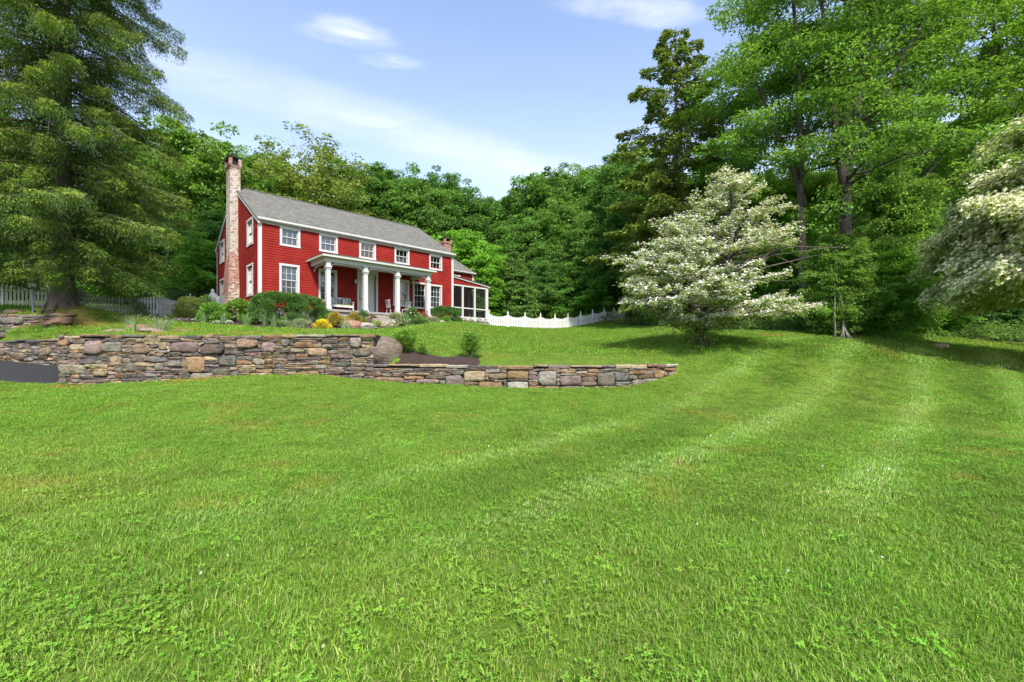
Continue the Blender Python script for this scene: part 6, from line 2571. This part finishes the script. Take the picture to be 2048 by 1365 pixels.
def grass_mat():
    m, t = new_mat('grass_blades')
    a = t.n('ShaderNodeAttribute', {'attribute_name': 'col'}).outputs['Color']
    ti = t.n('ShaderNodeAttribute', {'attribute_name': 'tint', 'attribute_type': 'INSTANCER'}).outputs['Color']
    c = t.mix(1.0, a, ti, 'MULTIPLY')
    d = t.n('ShaderNodeBsdfDiffuse', None, Color=c)
    tr = t.n('ShaderNodeBsdfTranslucent', None, Color=t.mix(1.0, c, (1.4, 1.2, .6), 'MULTIPLY'))
    g = t.n('ShaderNodeBsdfGlossy', None, Color=(1, 1, 1, 1), Roughness=.6)
    s1 = t.n('ShaderNodeMixShader', None, i0=.30, i1=d, i2=tr)
    out_surface(t, t.n('ShaderNodeMixShader', None, i0=.008, i1=s1, i2=g))
    return m


M_GRASS = grass_mat()
GR = [(.165, .310, .026), (.190, .335, .030), (.135, .275, .022), (.220, .345, .050), (.30, .34, .10), (.12, .25, .02)]


def vnoise(x, y, sc, seed):
    """smooth value noise in [0, 1]"""
    rs = np.random.RandomState(seed)
    T = rs.rand(64, 64)
    u, v = x / sc + 1000, y / sc + 1000
    i, j = np.floor(u).astype(int), np.floor(v).astype(int)
    f, g = u - i, v - j
    f, g = f * f * (3 - 2 * f), g * g * (3 - 2 * g)
    A = T[i % 64, j % 64] * (1 - f) + T[(i + 1) % 64, j % 64] * f
    B = T[i % 64, (j + 1) % 64] * (1 - f) + T[(i + 1) % 64, (j + 1) % 64] * f
    return A * (1 - g) + B * g


def scatter(name, tufts, x, y, rot, scl, tint, idx, label, cat):
    me = bpy.data.meshes.new(name)
    n = len(x)
    me.vertices.add(n)
    me.vertices.foreach_set('co', np.stack([x, y, ground(x, y)], 1).astype(np.float32).ravel())
    for nm, ty, key, dat in (('rot', 'FLOAT_VECTOR', 'vector', rot), ('scl', 'FLOAT_VECTOR', 'vector', scl), ('idx', 'INT', 'value', idx)):
        a = me.attributes.new(nm, ty, 'POINT')
        a.data.foreach_set(key, np.asarray(dat, np.int32 if ty == 'INT' else np.float32).ravel())
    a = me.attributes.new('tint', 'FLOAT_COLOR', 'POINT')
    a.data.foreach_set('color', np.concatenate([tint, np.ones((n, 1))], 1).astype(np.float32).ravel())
    me.update()
    o = bpy.data.objects.new(name, me)
    COL.objects.link(o)
    g = bpy.data.node_groups.new(name + '_scatter', 'GeometryNodeTree')
    g.interface.new_socket('Geometry', in_out='INPUT', socket_type='NodeSocketGeometry')
    g.interface.new_socket('Geometry', in_out='OUTPUT', socket_type='NodeSocketGeometry')
    gi, go_ = g.nodes.new('NodeGroupInput'), g.nodes.new('NodeGroupOutput')
    jn = g.nodes.new('GeometryNodeJoinGeometry')
    for tf in reversed(tufts):
        oi = g.nodes.new('GeometryNodeObjectInfo')
        oi.inputs['Object'].default_value = tf
        oi.inputs['As Instance'].default_value = True
        g.links.new(oi.outputs['Geometry'], jn.inputs[0])
    ip = g.nodes.new('GeometryNodeInstanceOnPoints')
    g.links.new(gi.outputs[0], ip.inputs['Points'])
    g.links.new(jn.outputs[0], ip.inputs['Instance'])
    ip.inputs['Pick Instance'].default_value = True
    for nm, ty, key in (('rot', 'FLOAT_VECTOR', 'Rotation'), ('scl', 'FLOAT_VECTOR', 'Scale'), ('idx', 'INT', 'Instance Index')):
        na = g.nodes.new('GeometryNodeInputNamedAttribute')
        na.data_type = ty
        na.inputs['Name'].default_value = nm
        g.links.new(na.outputs['Attribute'], ip.inputs[key])
    g.links.new(ip.outputs[0], go_.inputs[0])
    md = o.modifiers.new('scatter', 'NODES')
    md.node_group = g
    tag(o, label, cat, kind='stuff')
    return o


tufts = [tuft('grass_tuft', 1, 70, .13, .050, .0042, GR, .7), tuft('grass_tuft', 2, 70, .13, .060, .0042, GR, .95), tuft('grass_tuft', 3, 60, .13, .044, .0050, GR, 1.1),
         tuft('grass_tuft', 4, 44, .13, .052, .0045, GR, .8, clover=20), tuft('grass_tuft', 5, 44, .13, .052, .0045, GR, .8, clover=16, flowers=1)]
wide_t = [tuft('grass_tuft', 6, 70, .24, .065, .010, GR, .7), tuft('grass_tuft', 7, 70, .24, .055, .012, GR, .9)]
rs = np.random.RandomState(301)
X, Y_ = [], []
for (y0, y1, dens) in ((1.2, 4.5, 135), (4.5, 8, 120), (8, 12, 90), (12, 17, 60), (17, 24, 34), (24, 46, 15)):
    xa, xb = -(y1 * 1.22 + 5), y1 * 1.22 + 5
    n = int((xb - xa) * (y1 - y0) * dens)
    X.append(rs.uniform(xa, xb, n))
    Y_.append(rs.uniform(y0, y1, n))
X, Y_ = np.concatenate(X), np.concatenate(Y_)
keep = wood_mask(X, Y_) < rs.uniform(.15, .8, len(X))
for poly in (BED, PBED, DRIVE):
    keep &= ~inside(poly, X, Y_)
yw = np.interp(X, WALL_X, WALL_Y)
keep &= ~((Y_ > yw - .04) & (Y_ < yw + .36) & (X < 5.5) & (X > -17.4))
keep &= ~((Y_ > yw - .02) & (Y_ < yw + .36) & (X <= -17.4))
# house footprint
ht = (X - HOUSE_O.x) * HD.x + (Y_ - HOUSE_O.y) * HD.y
hs = (X - HOUSE_O.x) * HG.x + (Y_ - HOUSE_O.y) * HG.y
keep &= ~((ht > -.7) & (ht < 18) & (hs > -2.4) & (hs < 12))
X, Y_ = X[keep], Y_[keep]
n = len(X)
dist = np.sqrt(X ** 2 + Y_ ** 2)
# mowing swaths: curved lanes whose blades lie away from or towards the mower
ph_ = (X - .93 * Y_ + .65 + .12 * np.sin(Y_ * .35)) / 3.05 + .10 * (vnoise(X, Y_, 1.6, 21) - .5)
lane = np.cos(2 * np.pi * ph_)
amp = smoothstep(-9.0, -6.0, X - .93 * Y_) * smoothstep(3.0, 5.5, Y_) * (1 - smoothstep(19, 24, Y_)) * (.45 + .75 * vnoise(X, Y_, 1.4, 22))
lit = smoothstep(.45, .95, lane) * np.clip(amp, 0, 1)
lean = .65 * lit - .22 * smoothstep(-.1, -.9, lane) * amp
# tilt along the swath first, then any spin of the tuft itself
spin = rs.uniform(0, 6.28, n)
tx, ty = lean * .68 + rs.normal(size=n) * .13, lean * .73 + rs.normal(size=n) * .13
th = np.sqrt(tx * tx + ty * ty) + 1e-6
kx_, ky_ = -ty / th, tx / th
c_, s_ = np.cos(th), np.sin(th)
Rt = np.zeros((n, 3, 3))
Rt[:, 0, 0], Rt[:, 0, 1], Rt[:, 0, 2] = c_ + kx_ ** 2 * (1 - c_), kx_ * ky_ * (1 - c_), ky_ * s_
Rt[:, 1, 0], Rt[:, 1, 1], Rt[:, 1, 2] = kx_ * ky_ * (1 - c_), c_ + ky_ ** 2 * (1 - c_), -kx_ * s_
Rt[:, 2, 0], Rt[:, 2, 1], Rt[:, 2, 2] = -ky_ * s_, kx_ * s_, c_
Rs = np.zeros((n, 3, 3))
Rs[:, 0, 0], Rs[:, 0, 1], Rs[:, 1, 0], Rs[:, 1, 1], Rs[:, 2, 2] = np.cos(spin), -np.sin(spin), np.sin(spin), np.cos(spin), 1
Rm = Rt @ Rs
rot = np.stack([np.arctan2(Rm[:, 2, 1], Rm[:, 2, 2]), np.arcsin(np.clip(-Rm[:, 2, 0], -1, 1)), np.arctan2(Rm[:, 1, 0], Rm[:, 0, 0])], 1)
sz = rs.uniform(.75, 1.25, n) * np.where(dist > 16, 1.25, 1.0)
hh = .75 + .6 * vnoise(X, Y_, 1.1, 5) * (0.6 + .8 * vnoise(X, Y_, .35, 6))
scl = np.stack([sz, sz, sz * hh], 1)
k1, k2, k3 = vnoise(X, Y_, 2.6, 7), vnoise(X, Y_, .55, 8), vnoise(X, Y_, 9, 9)
br = .86 + .30 * k2 + .12 * (k3 - .5)
br = br * 1.06
tint = np.stack([br * (.86 + .30 * k1 ** 2 + rs.normal(size=n) * .06), br * (1 + rs.normal(size=n) * .04), br * (.85 + .3 * k1)], 1)
# mowing sheen painted into the blade tint: light lanes paler, the others darker
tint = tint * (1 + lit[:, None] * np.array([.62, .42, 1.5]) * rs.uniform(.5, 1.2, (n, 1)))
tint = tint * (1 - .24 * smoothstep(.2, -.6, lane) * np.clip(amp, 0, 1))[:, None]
dry = dry_mask(X, Y_) * 1.1 + (vnoise(X, Y_, .8, 11) > .86) * .25
tint = tint * (1 - dry[:, None]) + np.array([2.3, 1.05, 1.9]) * .9 * np.minimum(dry, 1)[:, None]
cp_ = vnoise(X, Y_, 1.3, 12) + .55 * smoothstep(6, 1.5, Y_) * smoothstep(3, -4, X) - .18
idx = rs.randint(0, 3, n)
cl_ = rs.rand(n) < .06 + .42 * smoothstep(.35, 1.10, cp_ + rs.normal(size=n) * .12)
idx = np.where(cl_, np.where(rs.rand(n) < .03, 4, 3), idx)
near = Y_ < 17
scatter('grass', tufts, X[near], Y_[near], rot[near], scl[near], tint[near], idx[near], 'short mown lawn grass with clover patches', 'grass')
far = ~near
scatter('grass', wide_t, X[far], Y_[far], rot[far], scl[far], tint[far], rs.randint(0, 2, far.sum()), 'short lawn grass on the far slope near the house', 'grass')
